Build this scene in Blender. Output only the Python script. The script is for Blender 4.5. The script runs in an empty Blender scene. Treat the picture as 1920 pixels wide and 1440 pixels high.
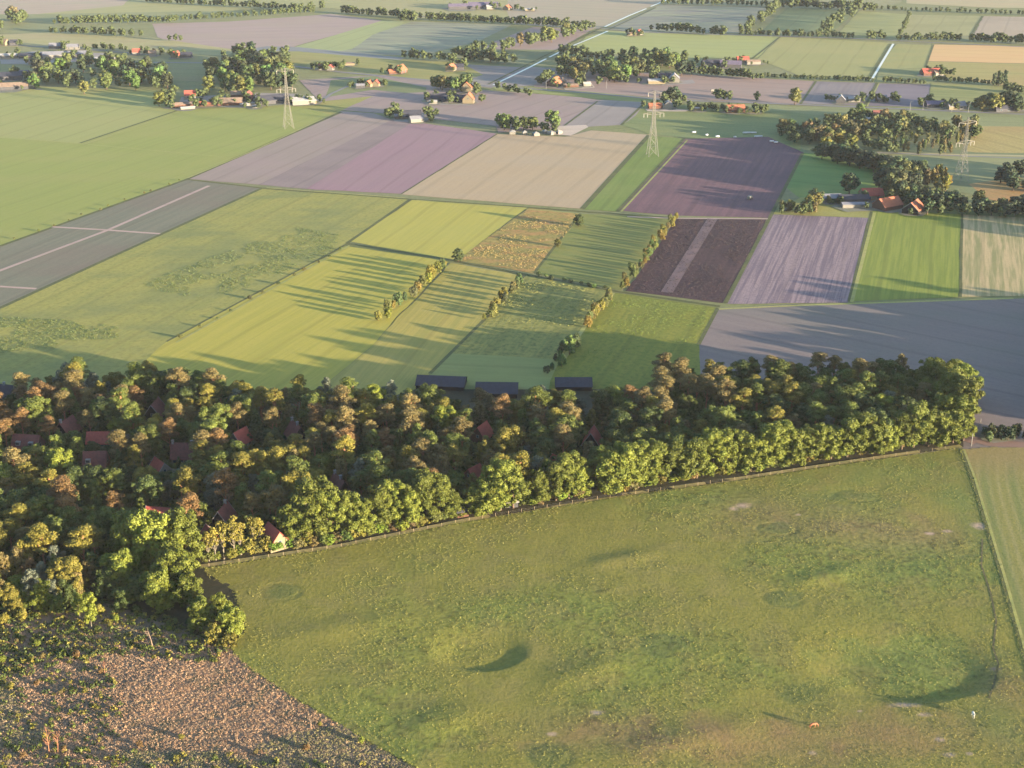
import bpy, math, random
import numpy as np

# ------------------------------------------------------------------ camera, world, sun, exposure
sc = bpy.context.scene
COL = sc.collection
F_PX = 2600.0                       # focal length in pixels of the 1920x1440 photograph
PITCH = math.atan(1060 / F_PX)      # the horizon lies 1060 px above the picture's centre
H = 220.0                           # height above the fields, metres
SUN_EL = 6.0
SUN_AZ = 119.0                      # clockwise from +Y (the way the camera looks)

cam_d = bpy.data.cameras.new('camera'); cam = bpy.data.objects.new('camera', cam_d); COL.objects.link(cam)
cam.location = (0, 0, H); cam.rotation_euler = (math.pi / 2 - PITCH, 0, 0)
cam_d.sensor_width = 36.0; cam_d.lens = F_PX / 1920 * 36.0
cam_d.clip_start = 1.0; cam_d.clip_end = 20000.0
sc.camera = cam

world = bpy.data.worlds.new("World"); sc.world = world; world.use_nodes = True
_nt = world.node_tree
_sky = _nt.nodes.new('ShaderNodeTexSky'); _sky.sky_type = 'NISHITA'; _sky.sun_disc = False; _sky.ozone_density = 2.0
_sky.sun_elevation = math.radians(SUN_EL); _sky.sun_rotation = math.radians(SUN_AZ)
_nt.links.new(_sky.outputs[0], _nt.nodes['Background'].inputs[0])
_nt.nodes['Background'].inputs[1].default_value = 0.122

sun_d = bpy.data.lights.new('sun', 'SUN'); sun = bpy.data.objects.new('sun', sun_d); COL.objects.link(sun)
sun_d.energy = 5.0; sun_d.angle = math.radians(0.5); sun_d.color = (1.0, 0.81, 0.56)
sun.rotation_euler = (math.radians(90 - SUN_EL), 0, math.radians(180 - SUN_AZ))
sun.location = (400, -200, 300)

sc.view_settings.view_transform = 'Standard'; sc.view_settings.look = 'None'
sc.view_settings.gamma = 1.0; sc.view_settings.use_curve_mapping = False
sc.view_settings.exposure = 3.0
sc.render.engine = 'CYCLES'
sc.cycles.max_bounces = 4; sc.cycles.diffuse_bounces = 3; sc.cycles.glossy_bounces = 2
sc.cycles.transmission_bounces = 1; sc.cycles.volume_bounces = 0
sc.cycles.use_denoising = True

# ------------------------------------------------------------------ ground projection
ST, CT = math.sin(PITCH), math.cos(PITCH)
def G(px, py):
    """ground point (x, y) that stands at this point of the photograph"""
    u = (px - 960) / F_PX; v = (720 - py) / F_PX
    t = H / (ST - v * CT)
    return (t * u, t * (CT + v * ST))
def P(x, y, z=0.0):
    """the point of the photograph where a world point shows"""
    dz = z - H
    d = y * CT - dz * ST
    return 960 + F_PX * x / d, 720 - F_PX * (y * ST + dz * CT) / d
def GN(px, py):
    u = (px - 960) / F_PX; v = (720 - py) / F_PX
    t = H / (ST - v * CT)
    return t * u, t * (CT + v * ST)

# ------------------------------------------------------------------ small helpers
def lin(c):
    return tuple(((v / 255) / 12.92 if v / 255 <= 0.04045 else ((v / 255 + 0.055) / 1.055) ** 2.4) for v in c)
K_ALB = 2.35
def calm(c, a=0.16):
    g = sum(c) / 3; return tuple(v + (g - v) * a for v in c)
def alb(c, k=None):
    """surface colour from how the sunlit thing reads at this exposure"""
    l = lin(c); k = k or K_ALB
    return tuple(max(0.004, min(0.9, v / k)) for v in l)

def link(o, parent=None):
    COL.objects.link(o)
    if parent is not None: o.parent = parent
    return o
def props(o, label=None, cat=None, group=None, kind=None):
    if label: o['label'] = label
    if cat: o['category'] = cat
    if group: o['group'] = group
    if kind: o['kind'] = kind
    return o
def mesh_obj(name, verts, faces, mat, parent=None, smooth=False):
    me = bpy.data.meshes.new(name); me.from_pydata([tuple(map(float, v)) for v in verts], [], faces); me.update()
    for m in (mat if isinstance(mat, (list, tuple)) else [mat]): me.materials.append(m)
    if smooth:
        me.polygons.foreach_set('use_smooth', [True] * len(me.polygons))
    return link(bpy.data.objects.new(name, me), parent)
def fast_mesh(name, V, Q, mats, matidx=None, tris=None):
    """V (n,3) floats, Q (m,4) int quads, optional tris (k,3)"""
    me = bpy.data.meshes.new(name)
    nq = len(Q); nt = 0 if tris is None else len(tris)
    me.vertices.add(len(V)); me.vertices.foreach_set('co', np.asarray(V, dtype=np.float32).ravel())
    loops = np.asarray(Q, dtype=np.int32).ravel()
    starts = np.arange(nq, dtype=np.int32) * 4
    if nt:
        starts = np.concatenate([starts, nq * 4 + np.arange(nt, dtype=np.int32) * 3])
        loops = np.concatenate([loops, np.asarray(tris, dtype=np.int32).ravel()])
    me.loops.add(len(loops)); me.loops.foreach_set('vertex_index', loops)
    me.polygons.add(nq + nt); me.polygons.foreach_set('loop_start', starts)
    if matidx is not None: me.polygons.foreach_set('material_index', np.asarray(matidx, dtype=np.int32))
    for m in mats: me.materials.append(m)
    me.update(calc_edges=True); me.validate()
    return me

class MB:
    """collects shapes, then makes ONE mesh object of them"""
    def __init__(s): s.v = []; s.f = []
    def add(s, vs, fs):
        b = len(s.v); s.v += [tuple(v) for v in vs]; s.f += [tuple(b + i for i in f) for f in fs]; return s
    def box(s, x0, x1, y0, y1, z0, z1):
        return s.add([(x0,y0,z0),(x1,y0,z0),(x1,y1,z0),(x0,y1,z0),(x0,y0,z1),(x1,y0,z1),(x1,y1,z1),(x0,y1,z1)],
                     [(0,3,2,1),(4,5,6,7),(0,1,5,4),(1,2,6,5),(2,3,7,6),(3,0,4,7)])
    def tube(s, pts, rads, n=6, cap=True):
        pts = [np.array(p, float) for p in pts]; rings = []
        for i, p in enumerate(pts):
            d = pts[min(i + 1, len(pts) - 1)] - pts[max(i - 1, 0)]
            d = d / (np.linalg.norm(d) + 1e-9)
            a = np.cross(d, (0, 0, 1.0)) if abs(d[2]) < 0.9 else np.cross(d, (1.0, 0, 0))
            a /= np.linalg.norm(a); b = np.cross(d, a)
            rings.append([p + rads[i] * (math.cos(2*math.pi*k/n) * a + math.sin(2*math.pi*k/n) * b) for k in range(n)])
        vs = [v for r in rings for v in r]; fs = []
        for i in range(len(pts) - 1):
            for k in range(n):
                k2 = (k + 1) % n
                fs.append((i*n + k, i*n + k2, (i+1)*n + k2, (i+1)*n + k))
        if cap: fs.append(tuple(range(n))[::-1]); fs.append(tuple((len(pts)-1)*n + k for k in range(n)))
        return s.add(vs, fs)
    def build(s, name, mat, parent=None, smooth=False): return mesh_obj(name, s.v, s.f, mat, parent, smooth)

def vnoise(x, y, seed=0):
    """smooth value noise, numpy, period free, 0..1"""
    xi = np.floor(x).astype(np.int64); yi = np.floor(y).astype(np.int64)
    fx = x - xi; fy = y - yi
    fx = fx * fx * (3 - 2 * fx); fy = fy * fy * (3 - 2 * fy)
    def h(a, b):
        n = (a * 374761393 + b * 668265263 + seed * 974634777) & 0x7fffffff
        n = ((n ^ (n >> 13)) * 1274126177) & 0x7fffffff
        return ((n ^ (n >> 16)) & 0xffff) / 65535.0
    return (h(xi, yi) * (1-fx) + h(xi+1, yi) * fx) * (1-fy) + (h(xi, yi+1) * (1-fx) + h(xi+1, yi+1) * fx) * fy
def fbm(x, y, seed=0, octv=4):
    r = 0; a = 0.5; t = 0
    for i in range(octv):
        r = r + a * vnoise(x * 2**i + 17.3*i, y * 2**i + 9.1*i, seed + i); t += a; a *= 0.5
    return r / t
def inpoly(px, py, poly):
    px = np.asarray(px, float); py = np.asarray(py, float)
    r = np.zeros(px.shape, bool); n = len(poly)
    for i in range(n):
        x0, y0 = poly[i]; x1, y1 = poly[(i + 1) % n]
        if y0 == y1: continue
        c = ((y0 > py) != (y1 > py)) & (px < (x1 - x0) * (py - y0) / (y1 - y0) + x0)
        r ^= c
    return r

# ------------------------------------------------------------------ materials
def new_mat(name):
    m = bpy.data.materials.new(name); m.use_nodes = True
    nt = m.node_tree; b = nt.nodes['Principled BSDF']
    b.inputs['Roughness'].default_value = 0.9
    b.inputs['Specular IOR Level'].default_value = 0.15
    return m, nt, b
def nd(nt, t, **kw):
    n = nt.nodes.new(t)
    for k, v in kw.items():
        if k.startswith('i_'): n.inputs[int(k[2:])].default_value = v
        else: setattr(n, k, v)
    return n
def mix(nt, fac, a, b):
    m = nt.nodes.new('ShaderNodeMix'); m.data_type = 'RGBA'
    for s, v in ((m.inputs[0], fac), (m.inputs[6], a), (m.inputs[7], b)):
        if hasattr(v, 'is_linked') or isinstance(v, bpy.types.NodeSocket): nt.links.new(v, s)
        else: s.default_value = v if isinstance(v, (int, float)) else (*v[:3], 1.0)
    return m.outputs[2]
def ramp(nt, src, lo, hi):
    r = nt.nodes.new('ShaderNodeMapRange'); r.inputs[1].default_value = lo; r.inputs[2].default_value = hi
    r.interpolation_type = 'SMOOTHSTEP'
    nt.links.new(src, r.inputs[0]); return r.outputs[0]
def noise(nt, vec, scale, detail=3.0, rough=0.6):
    n = nt.nodes.new('ShaderNodeTexNoise'); n.inputs['Scale'].default_value = scale
    n.inputs['Detail'].default_value = detail; n.inputs['Roughness'].default_value = rough
    nt.links.new(vec, n.inputs['Vector']); return n.outputs['Fac']
def mapping(nt, vec, rot=0.0, scale=(1, 1, 1), loc=(0, 0, 0)):
    m = nt.nodes.new('ShaderNodeMapping'); nt.links.new(vec, m.inputs[0])
    m.vector_type = 'POINT'
    m.inputs['Rotation'].default_value = (0, 0, rot); m.inputs['Scale'].default_value = scale
    m.inputs['Location'].default_value = loc
    return m.outputs[0]
def mul(nt, a, k):
    m = nt.nodes.new('ShaderNodeMath'); m.operation = 'MULTIPLY'; nt.links.new(a, m.inputs[0])
    if isinstance(k, (int, float)): m.inputs[1].default_value = k
    else: nt.links.new(k, m.inputs[1])
    return m.outputs[0]

def simple(name, c, rough=0.85, c2=None, scale=1.5, k=None, spec=0.2):
    m, nt, b = new_mat(name)
    b.inputs['Roughness'].default_value = rough; b.inputs['Specular IOR Level'].default_value = spec
    a = alb(c, k); a2 = alb(c2, k) if c2 else tuple(v * 0.78 for v in a)
    tc = nd(nt, 'ShaderNodeTexCoord')
    f = ramp(nt, noise(nt, tc.outputs['Object'], scale, 4, 0.65), 0.35, 0.7)
    nt.links.new(mix(nt, f, a, a2), b.inputs['Base Color'])
    return m

_fieldn = [0]
def field_mat(name, c1, c2, c3=None, ang=0.0, period=3.0, streak=0.5, patch=0.5, pscale=45.0, fine=0.42, fscale=1.8, bump=0.36, tram=0.35, tperiod=24.0):
    """one crop: c1/c2 alternate along the rows, c3 in large patches; ang = row direction, radians"""
    m, nt, b = new_mat(name); _fieldn[0] += 1
    geo = nd(nt, 'ShaderNodeNewGeometry').outputs['Position']
    off = _fieldn[0] * 37.7
    rows = mapping(nt, geo, -ang, (1, 1, 1), (off, off * 1.3, 0))
    s = mapping(nt, rows, 0, (1 / 90.0, 1 / period, 0))
    sn = noise(nt, s, 1.0, 3.5, 0.75)
    sr = ramp(nt, sn, 0.38, 0.62)
    A, B = alb(c1), alb(c2)
    col = mix(nt, mul(nt, sr, streak), A, B)
    if tram > 0:
        w = nd(nt, 'ShaderNodeTexWave', wave_type='BANDS', bands_direction='Y')
        w.inputs['Scale'].default_value = 2 * math.pi / tperiod / (2 * math.pi) * 0.5 * 0.63
        w.inputs['Distortion'].default_value = 0.6; w.inputs['Detail'].default_value = 1.0
        nt.links.new(rows, w.inputs['Vector'])
        wr = ramp(nt, w.outputs['Fac'], 0.955, 0.995)
        col = mix(nt, mul(nt, wr, tram), col, tuple(v * 0.6 for v in A))
    p = ramp(nt, noise(nt, mapping(nt, geo, -ang, (1 / pscale / 2.2, 1 / pscale, 1), (off, 3, 0)), 1.0, 4, 0.6), 0.42, 0.68)
    C = alb(c3) if c3 else tuple(v * 0.8 for v in B)
    col = mix(nt, mul(nt, p, patch), col, C)
    fn = noise(nt, geo, 1 / fscale, 3, 0.7)
    fr = ramp(nt, fn, 0.42, 0.72)
    col = mix(nt, mul(nt, fr, fine), col, tuple(v * 0.55 for v in B))
    nt.links.new(col, b.inputs['Base Color'])
    bp = nd(nt, 'ShaderNodeBump'); bp.inputs['Strength'].default_value = 1.0; bp.inputs['Distance'].default_value = bump * 0.3
    add = nd(nt, 'ShaderNodeMath', operation='ADD')
    nt.links.new(mul(nt, sn, min(0.6, period * 0.12)), add.inputs[0]); nt.links.new(mul(nt, fn, 0.25), add.inputs[1])
    nt.links.new(add.outputs[0], bp.inputs['Height']); nt.links.new(bp.outputs[0], b.inputs['Normal'])
    return m

def foliage_mat(name, trans=0.15):
    """leaf colour = the object's own colour, varied from clump to clump and tree to tree"""
    m, nt, b = new_mat(name)
    oi = nd(nt, 'ShaderNodeObjectInfo'); tc = nd(nt, 'ShaderNodeTexCoord')
    n1 = ramp(nt, noise(nt, tc.outputs['Object'], 0.55, 2, 0.6), 0.35, 0.65)
    n2 = ramp(nt, noise(nt, tc.outputs['Object'], 2.6, 2, 0.6), 0.35, 0.7)
    hs = nd(nt, 'ShaderNodeHueSaturation'); nt.links.new(oi.outputs['Color'], hs.inputs['Color'])
    mr = nd(nt, 'ShaderNodeMapRange'); nt.links.new(oi.outputs['Random'], mr.inputs[0]); mr.inputs[3].default_value = 0.8; mr.inputs[4].default_value = 1.2
    nt.links.new(mr.outputs[0], hs.inputs['Value'])
    c0 = hs.outputs[0]
    def scaled(c, s):
        v = nd(nt, 'ShaderNodeMix', data_type='RGBA', blend_type='MULTIPLY'); v.inputs[0].default_value = 1.0
        nt.links.new(c, v.inputs[6]); v.inputs[7].default_value = (*s, 1); return v.outputs[2]
    col = mix(nt, n1, scaled(c0, (0.80, 0.86, 0.80)), scaled(c0, (1.2, 1.14, 1.0)))
    col = mix(nt, mul(nt, n2, 0.5), col, scaled(c0, (0.6, 0.68, 0.7)))
    nt.links.new(col, b.inputs['Base Color'])
    b.inputs['Roughness'].default_value = 0.65
    return m
LEAF = foliage_mat('leaves')
BARK = simple('bark', (120, 100, 85), 0.95, (80, 70, 60), 2.0)
PINEBARK = simple('pine_bark', (190, 135, 100), 0.95, (140, 100, 80), 1.5)
BIRCHBARK = simple('pale_bark', (170, 160, 140), 0.9, (110, 104, 94), 2.5, k=3.6)
DEADWOOD = simple('dead_wood', (205, 180, 160), 0.9, (160, 135, 118), 2.5, k=4.5)
WATER, _wn, _wb = new_mat('water')
_wb.inputs['Base Color'].default_value = (0.34, 0.31, 0.26, 1); _wb.inputs['Roughness'].default_value = 0.35  # pale base colour stands in for part of the sky's reflection
_wb.inputs['Specular IOR Level'].default_value = 0.8
_bp = nd(_wn, 'ShaderNodeBump'); _bp.inputs['Distance'].default_value = 0.02
_wn.links.new(noise(_wn, nd(_wn, 'ShaderNodeNewGeometry').outputs['Position'], 1.2, 2), _bp.inputs['Height']); _wn.links.new(_bp.outputs[0], _wb.inputs['Normal'])

# ------------------------------------------------------------------ base ground
def rowdir(pa, pb):
    a = G(*pa); b = G(*pb); return math.atan2(b[1] - a[1], b[0] - a[0])
g_mat = field_mat('rough_grass', (150, 150, 96), (130, 136, 86), (150, 145, 115), 0.4, 6, .5, .6, 80, .4, 3)
from mathutils.geometry import tessellate_polygon
from mathutils import Vector
_outer = [(-4500, -300, -0.3), (4500, -300, -0.3), (4500, 7000, -0.3), (-4500, 7000, -0.3)]
_hole = [(*G(*p), -0.3) for p in [(560,1080),(900,1010),(1400,960),(1780,900),(1858,1110),(1892,1215),(1908,1330),(1915,1420),(900,1420),(640,1290),(500,1210)]]
ground = mesh_obj('ground', _outer + _hole, [tuple(t) for t in tessellate_polygon([[Vector(p) for p in _outer], [Vector(p) for p in _hole]])], g_mat)
for _p in ground.data.polygons:
    if _p.normal.z < 0: _p.flip()
props(ground, kind='structure')

# ------------------------------------------------------------------ fields, each one a sheet of its own
ZL = [-0.22]
def sheet(name, poly, mat, z=None, world=False):
    if z is None: ZL[0] += 0.0015; z = ZL[0]
    w_ = [np.array(p if world else G(*p)) for p in poly]; q_ = []
    for a_, c_ in zip(w_, w_[1:] + w_[:1]):
        n_ = max(1, min(60, int(np.linalg.norm(c_ - a_) / 7.0)))
        for k_ in range(n_): q_.append(a_ + (c_ - a_) * k_ / n_)
    q_ = np.array(q_)
    if len(q_) > len(w_):
        q_ = q_ + 2.2 * np.stack([fbm(q_[:, 0] / 16, q_[:, 1] / 16, 301, 3) - .5, fbm(q_[:, 0] / 16, q_[:, 1] / 16, 302, 3) - .5], -1)
    vs = [(float(p_[0]), float(p_[1]), z) for p_ in q_]
    o = mesh_obj(name, vs, [tuple(range(len(vs)))], mat); props(o, kind='structure')
    if o.data.polygons[0].normal.z < 0:
        o.data.flip_normals()
    return o
RD1 = ((0, 575), (490, 350))        # row directions, as pairs of photograph points
FIELDS = [
 # name, polygon, c1, c2, c3, row dir (two px points), kwargs
 ('tan_field', [(-500,-60),(300,-60),(230,10),(70,26),(-500,30)], (186,172,162),(172,160,150),(168,172,148), ((0,20),(300,4)), dict(period=14,fine=.15,patch=.6)),
 ('grass_field', [(230,10),(300,-60),(900,-60),(950,20),(800,30),(560,10),(420,20),(70,26)], (166,182,140),(150,172,128),(140,165,130), ((0,20),(300,4)), dict(period=14,fine=.15)),
 ('grass_field', [(-500,30),(70,26),(420,20),(620,20),(600,34),(330,48),(150,60),(-500,66)], (136,160,130),(120,148,118),(160,175,135), ((0,44),(300,30)), dict(period=12,fine=.15)),
 ('grass_field', [(640,-60),(1000,-60),(960,34),(800,34),(640,22)], (160,176,136),(150,168,130),(170,172,150), ((640,10),(900,20)), dict(period=12,fine=.15)),
 ('ploughed_field', [(285,44),(430,40),(620,26),(716,38),(640,62),(560,84),(545,90),(450,94),(340,84),(296,70)], (182,160,152),(170,150,142),(176,160,140), ((300,60),(700,50)), dict(period=16,fine=.1,patch=.5)),
 ('grass_field', [(-500,66),(20,64),(130,58),(300,72),(450,94),(420,104),(380,102),(200,88),(-500,84)], (178,176,128),(166,168,120),(180,165,140), ((0,70),(300,80)), dict(period=10,fine=.15)),
 ('grass_field', [(545,90),(640,62),(716,38),(772,40),(720,60),(660,92),(600,100),(500,100)], (168,180,128),(160,174,124),(150,165,125), ((640,62),(716,38)), dict(period=10,fine=.12)),
 ('striped_field', [(700,64),(772,40),(960,46),(900,76),(790,104),(600,100),(660,92)], (158,166,146),(120,128,128),(170,182,150), ((640,76),(900,80)), dict(period=9,streak=.9,fine=.1,patch=.3)),
 ('ploughed_field', [(500,86),(560,88),(760,108),(750,112),(560,96),(440,96)], (150,150,148),(140,142,142),None, ((560,88),(760,108)), dict(period=8,fine=.1)),
 ('grass_field', [(440,96),(560,96),(750,112),(930,120),(905,140),(840,160),(700,136),(560,120),(450,112)], (156,172,108),(140,162,100),(168,168,120), ((560,96),(930,120)), dict(period=7,streak=.7,fine=.2)),
 ('grass_field', [(-500,84),(200,88),(380,102),(450,112),(560,120),(560,150),(520,160),(330,150),(-500,140)], (146,164,124),(132,152,116),(150,150,130), ((0,100),(400,120)), dict(period=6,streak=.6)),
 ('ploughed_field', [(870,120),(985,124),(1045,128),(1000,160),(930,165),(850,158),(905,140)], (166,154,146),(146,136,136),(150,150,140), ((870,120),(1045,128)), dict(period=9,streak=.8,fine=.1)),
 ('grass_field', [(905,92),(1045,92),(985,126),(870,120)], (132,156,128),(124,148,124),None, ((905,92),(1045,92)), dict(period=8)),
 ('ploughed_field', [(1000,50),(1108,56),(1045,93),(905,92),(925,78)], (176,154,148),(166,146,142),(170,155,145), ((905,92),(1045,92)), dict(period=10,fine=.1)),
 ('tan_field', [(950,20),(960,-60),(1400,-60),(1232,6),(1132,50),(1108,56),(960,44)], (174,168,152),(164,160,146),(180,166,156), ((960,32),(1130,40)), dict(period=14,fine=.1)),
 ('striped_field', [(1140,52),(1240,8),(1450,14),(1430,30),(1384,62),(1200,60)], (150,158,140),(124,128,136),(160,170,140), ((1140,48),(1430,40)), dict(period=9,streak=.9,fine=.1)),
 ('grass_field', [(1400,-60),(1700,-60),(1690,4),(1640,16),(1450,14),(1240,8)], (150,166,140),(138,156,132),None, ((1240,8),(1640,16)), dict(period=12)),
 ('grass_field', [(1475,14),(1612,18),(1560,60),(1430,56)], (118,152,118),(110,144,112),None, ((1475,14),(1440,45)), dict(period=10,fine=.1)),
 ('grass_field', [(1612,20),(1705,27),(1680,70),(1570,64)], (158,180,130),(140,166,120),(150,172,128), ((1580,62),(1680,66)), dict(period=8,streak=.8,fine=.1)),
 ('grass_field', [(1707,27),(1842,30),(1822,66),(1684,70)], (160,176,140),(150,168,132),None, ((1842,30),(1822,66)), dict(period=10,fine=.1)),
 ('stubble_field', [(1845,30),(2200,36),(2200,72),(1825,66)], (182,170,156),(172,162,150),None, ((1845,30),(1825,66)), dict(period=12,fine=.1)),
 ('stubble_field', [(1690,-60),(2200,-60),(2200,18),(1860,14),(1700,6)], (188,180,146),(178,172,142),(190,172,146), ((1700,0),(1860,10)), dict(period=14,fine=.1)),
 ('grass_field', [(1100,68),(1140,58),(1200,60),(1384,66),(1462,68),(1420,108),(1300,108),(1170,100),(1060,104)], (170,180,116),(160,174,112),(160,172,120), ((1200,60),(1462,68)), dict(period=10,fine=.12)),
 ('grass_field', [(1464,69),(1676,80),(1636,152),(1500,142),(1420,110)], (158,176,124),(148,168,118),(166,178,130), ((1675,80),(1632,150)), dict(period=8,fine=.12)),
 ('grass_field', [(1682,82),(1752,84),(1736,126),(1700,132),(1650,132),(1650,110)], (152,174,124),(142,166,118),(170,175,120), ((1675,80),(1632,150)), dict(period=6,streak=.6,fine=.12)),
 ('grass_field', [(1650,130),(1736,126),(1760,140),(1750,156),(1640,154)], (140,165,120),(125,150,110),(160,170,125), ((1650,140),(1760,142)), dict(period=6)),
 ('ripe_grain_field', [(1752,83),(2200,92),(2200,126),(1738,114)], (224,192,140),(214,182,132),(226,180,138), ((1752,83),(1990,90)), dict(period=9,fine=.06,patch=.4)),
 ('weedy_field', [(1738,115),(2200,127),(2200,172),(1880,160),(1760,142),(1736,126)], (176,170,108),(160,160,102),(190,160,110), ((1740,115),(2200,127)), dict(period=7,fine=.3)),
 ('ploughed_field', [(1020,132),(1170,134),(1285,138),(1528,152),(1500,196),(1250,184),(1100,172),(1000,162)], (176,150,138),(160,140,132),(170,150,140), ((1285,140),(1525,152)), dict(period=6,streak=.7,fine=.12)),
 ('ploughed_field', [(1530,152),(1642,155),(1618,198),(1502,194)], (156,144,142),(140,132,136),None, ((1642,155),(1618,198)), dict(period=5,streak=.7,fine=.12)),
 ('ploughed_field', [(1646,156),(1744,158),(1736,200),(1622,198)], (144,132,138),(130,122,132),None, ((1646,156),(1744,158)), dict(period=5,streak=.7,fine=.12)),
 ('garden_meadow', [(1746,156),(1884,160),(1862,204),(1738,200)], (146,168,112),(120,150,100),(160,172,120), ((1746,170),(1880,176)), dict(period=4,streak=.9,fine=.2)),
 ('grass_field', [(1886,160),(2200,166),(2200,212),(1866,204)], (146,170,116),(130,156,108),None, ((1746,170),(1880,176)), dict(period=6)),
 ('grass_verge', [(920,160),(1110,172),(1250,186),(1240,196),(1090,182),(930,168)], (160,166,100),(140,156,96),(130,150,100), ((940,168),(1240,190)), dict(period=3,streak=.8)),
 ('ploughed_field', [(560,150),(720,140),(850,158),(900,168),(1090,182),(1126,188),(1050,240),(935,248),(930,236),(720,212),(640,206),(600,190)], (172,150,144),(160,142,138),(160,146,134), ((930,235),(1090,180)), dict(period=7,streak=.6,fine=.12)),
 ('grass_field', [(620,150),(700,142),(800,164),(800,172),(760,174),(700,168),(610,182)], (130,158,120),(120,148,112),None, ((620,160),(760,170)), dict(period=6)),
 ('ploughed_field', [(1126,187),(1210,191),(1192,216),(1166,234),(1050,240)], (166,154,148),(156,146,142),None, ((1050,240),(1126,187)), dict(period=7,fine=.1)),
 ('grass_field', [(1210,190),(1440,204),(1540,214),(1510,250),(1505,285),(1440,262),(1285,258),(1216,250),(1166,234),(1192,216)], (124,158,112),(112,146,104),(150,168,110), ((1210,205),(1500,225)), dict(period=5,streak=.6)),
 ('grass_verge', [(1290,190),(1500,198),(1700,206),(2200,226),(2200,240),(1830,238),(1540,216)], (150,160,116),(134,148,108),None, ((1290,190),(1700,206)), dict(period=4)),
 ('rough_pasture', [(1826,236),(2200,240),(2200,300),(1810,288)], (190,178,118),(170,158,104),(176,148,104), ((1830,240),(1990,280)), dict(period=5,streak=.7,fine=.5,bump=.5)),
 ('grass_field', [(1500,250),(1830,285),(2200,292),(2200,420),(1700,345),(1500,300)], (136,150,110),(124,138,104),None, ((1640,285),(1990,300)), dict(period=6)),
 ('hay_field', [(1636,286),(2200,296),(2200,340),(1850,346),(1690,322)], (150,158,116),(140,150,110),(160,160,118), ((1640,285),(1990,300)), dict(period=8,fine=.15)),
 ('farm_track', [(1640,284),(2200,297),(2200,300),(1640,287)], (190,186,150),(180,176,144),None, ((1640,285),(1990,300)), dict(period=4,fine=.1)),
 ('bracken_patch', [(1815,345),(1860,338),(2200,360),(2200,400),(1900,384),(1850,372)], (196,152,104),(172,146,100),(150,148,96), ((1820,340),(2000,380)), dict(period=5,fine=.5,bump=.6)),
 ('meadow_strip', [(1500,286),(1560,288),(1660,312),(1700,345),(1680,372),(1500,372),(1476,352)], (110,166,92),(98,154,86),(150,180,100), ((1490,330),(1650,345)), dict(period=5,streak=.7,fine=.2)),
 # left side
 ('grass_field', [(-500,150),(0,160),(290,168),(332,206),(150,268),(0,258),(-500,240)], (160,184,122),(150,176,116),(166,182,128), ((150,268),(332,206)), dict(period=6,fine=.12)),
 ('grass_field', [(-500,240),(0,258),(150,268),(332,206),(560,196),(640,206),(350,335),(0,460),(-500,600)], (152,180,98),(140,172,92),(160,178,110), ((0,460),(350,335)), dict(period=4,fine=.15,streak=.55,tram=.2)),
 ('grass_verge', [(332,206),(560,194),(700,180),(620,215),(560,200)], (156,176,100),(146,168,96),(180,176,110), ((332,206),(560,196)), dict(period=4)),
 ('bean_field', [(-500,790),(0,577),(492,352),(350,337),(0,462),(-500,602)], (134,134,122),(116,124,112),(134,122,116), RD1, dict(period=4,fine=.2,streak=.6,patch=.6,tram=.3)),
 ('ploughed_field', [(350,335),(640,208),(700,212),(736,224),(484,346)], (170,152,142),(156,142,134),(176,152,150), ((350,335),(640,212)), dict(period=5,fine=.12)),
 ('ploughed_field', [(484,346),(736,224),(774,228),(574,354)], (160,142,138),(150,132,132),None, ((484,346),(736,222)), dict(period=5,fine=.15)),
 ('ploughed_field', [(574,354),(774,228),(932,250),(752,363)], (170,138,144),(156,128,136),(164,138,140), ((575,352),(770,226)), dict(period=4,fine=.15)),
 ('stubble_field', [(753,364),(933,251),(1060,256),(1108,244),(1218,252),(1092,391)], (194,176,150),(182,164,142),(186,174,158), ((752,362),(932,252)), dict(period=4,fine=.15,streak=.5,tram=.25,tperiod=30)),
 ('clover_strip', [(1094,392),(1218,254),(1280,259),(1156,396)], (122,162,80),(108,148,74),(136,164,98), ((1095,390),(1215,252)), dict(period=3,streak=.7,fine=.2)),
 ('ploughed_field', [(1162,394),(1284,260),(1440,256),(1506,286),(1442,408),(1266,404)], (134,102,108),(108,84,94),(96,78,90), ((1162,394),(1284,260)), dict(period=3.5,streak=.6,fine=.35)),
 ('ploughed_field', [(1174,545),(1270,408),(1438,411),(1356,568)], (90,66,68),(66,50,54),(108,82,84), ((1174,545),(1270,408)), dict(period=4,streak=.7,fine=.6,patch=.35,bump=.8,fscale=2.4)),
 ('ploughed_field', [(1362,569),(1448,402),(1628,408),(1590,567)], (172,150,152),(128,112,122),(150,136,144), ((1362,569),(1448,402)), dict(period=2.2,streak=1.0,fine=.4,patch=.3,bump=.7)),
 ('beet_field', [(1594,564),(1636,392),(1801,396),(1799,557)], (146,176,72),(116,152,56),(136,166,76), ((1594,564),(1636,392)), dict(period=2.6,streak=.8,fine=.15,patch=.3,bump=.4)),
 ('striped_field', [(1803,556),(1806,398),(2200,420),(2200,552)], (206,188,150),(146,150,104),(180,172,130), ((1803,552),(1806,400)), dict(period=3.6,streak=1.0,fine=.15,patch=.3,bump=.3)),
 ('meadow_strip', [(1446,400),(1500,370),(1560,368),(1660,384),(1636,392),(1630,408)], (170,170,98),(156,162,92),(140,150,96), ((1500,372),(1640,388)), dict(period=5)),
 ('meadow_strip', [(1640,384),(1700,386),(2200,420),(2200,424),(1640,392)], (124,160,100),(116,150,96),None, ((1640,385),(2000,410)), dict(period=5)),
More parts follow.
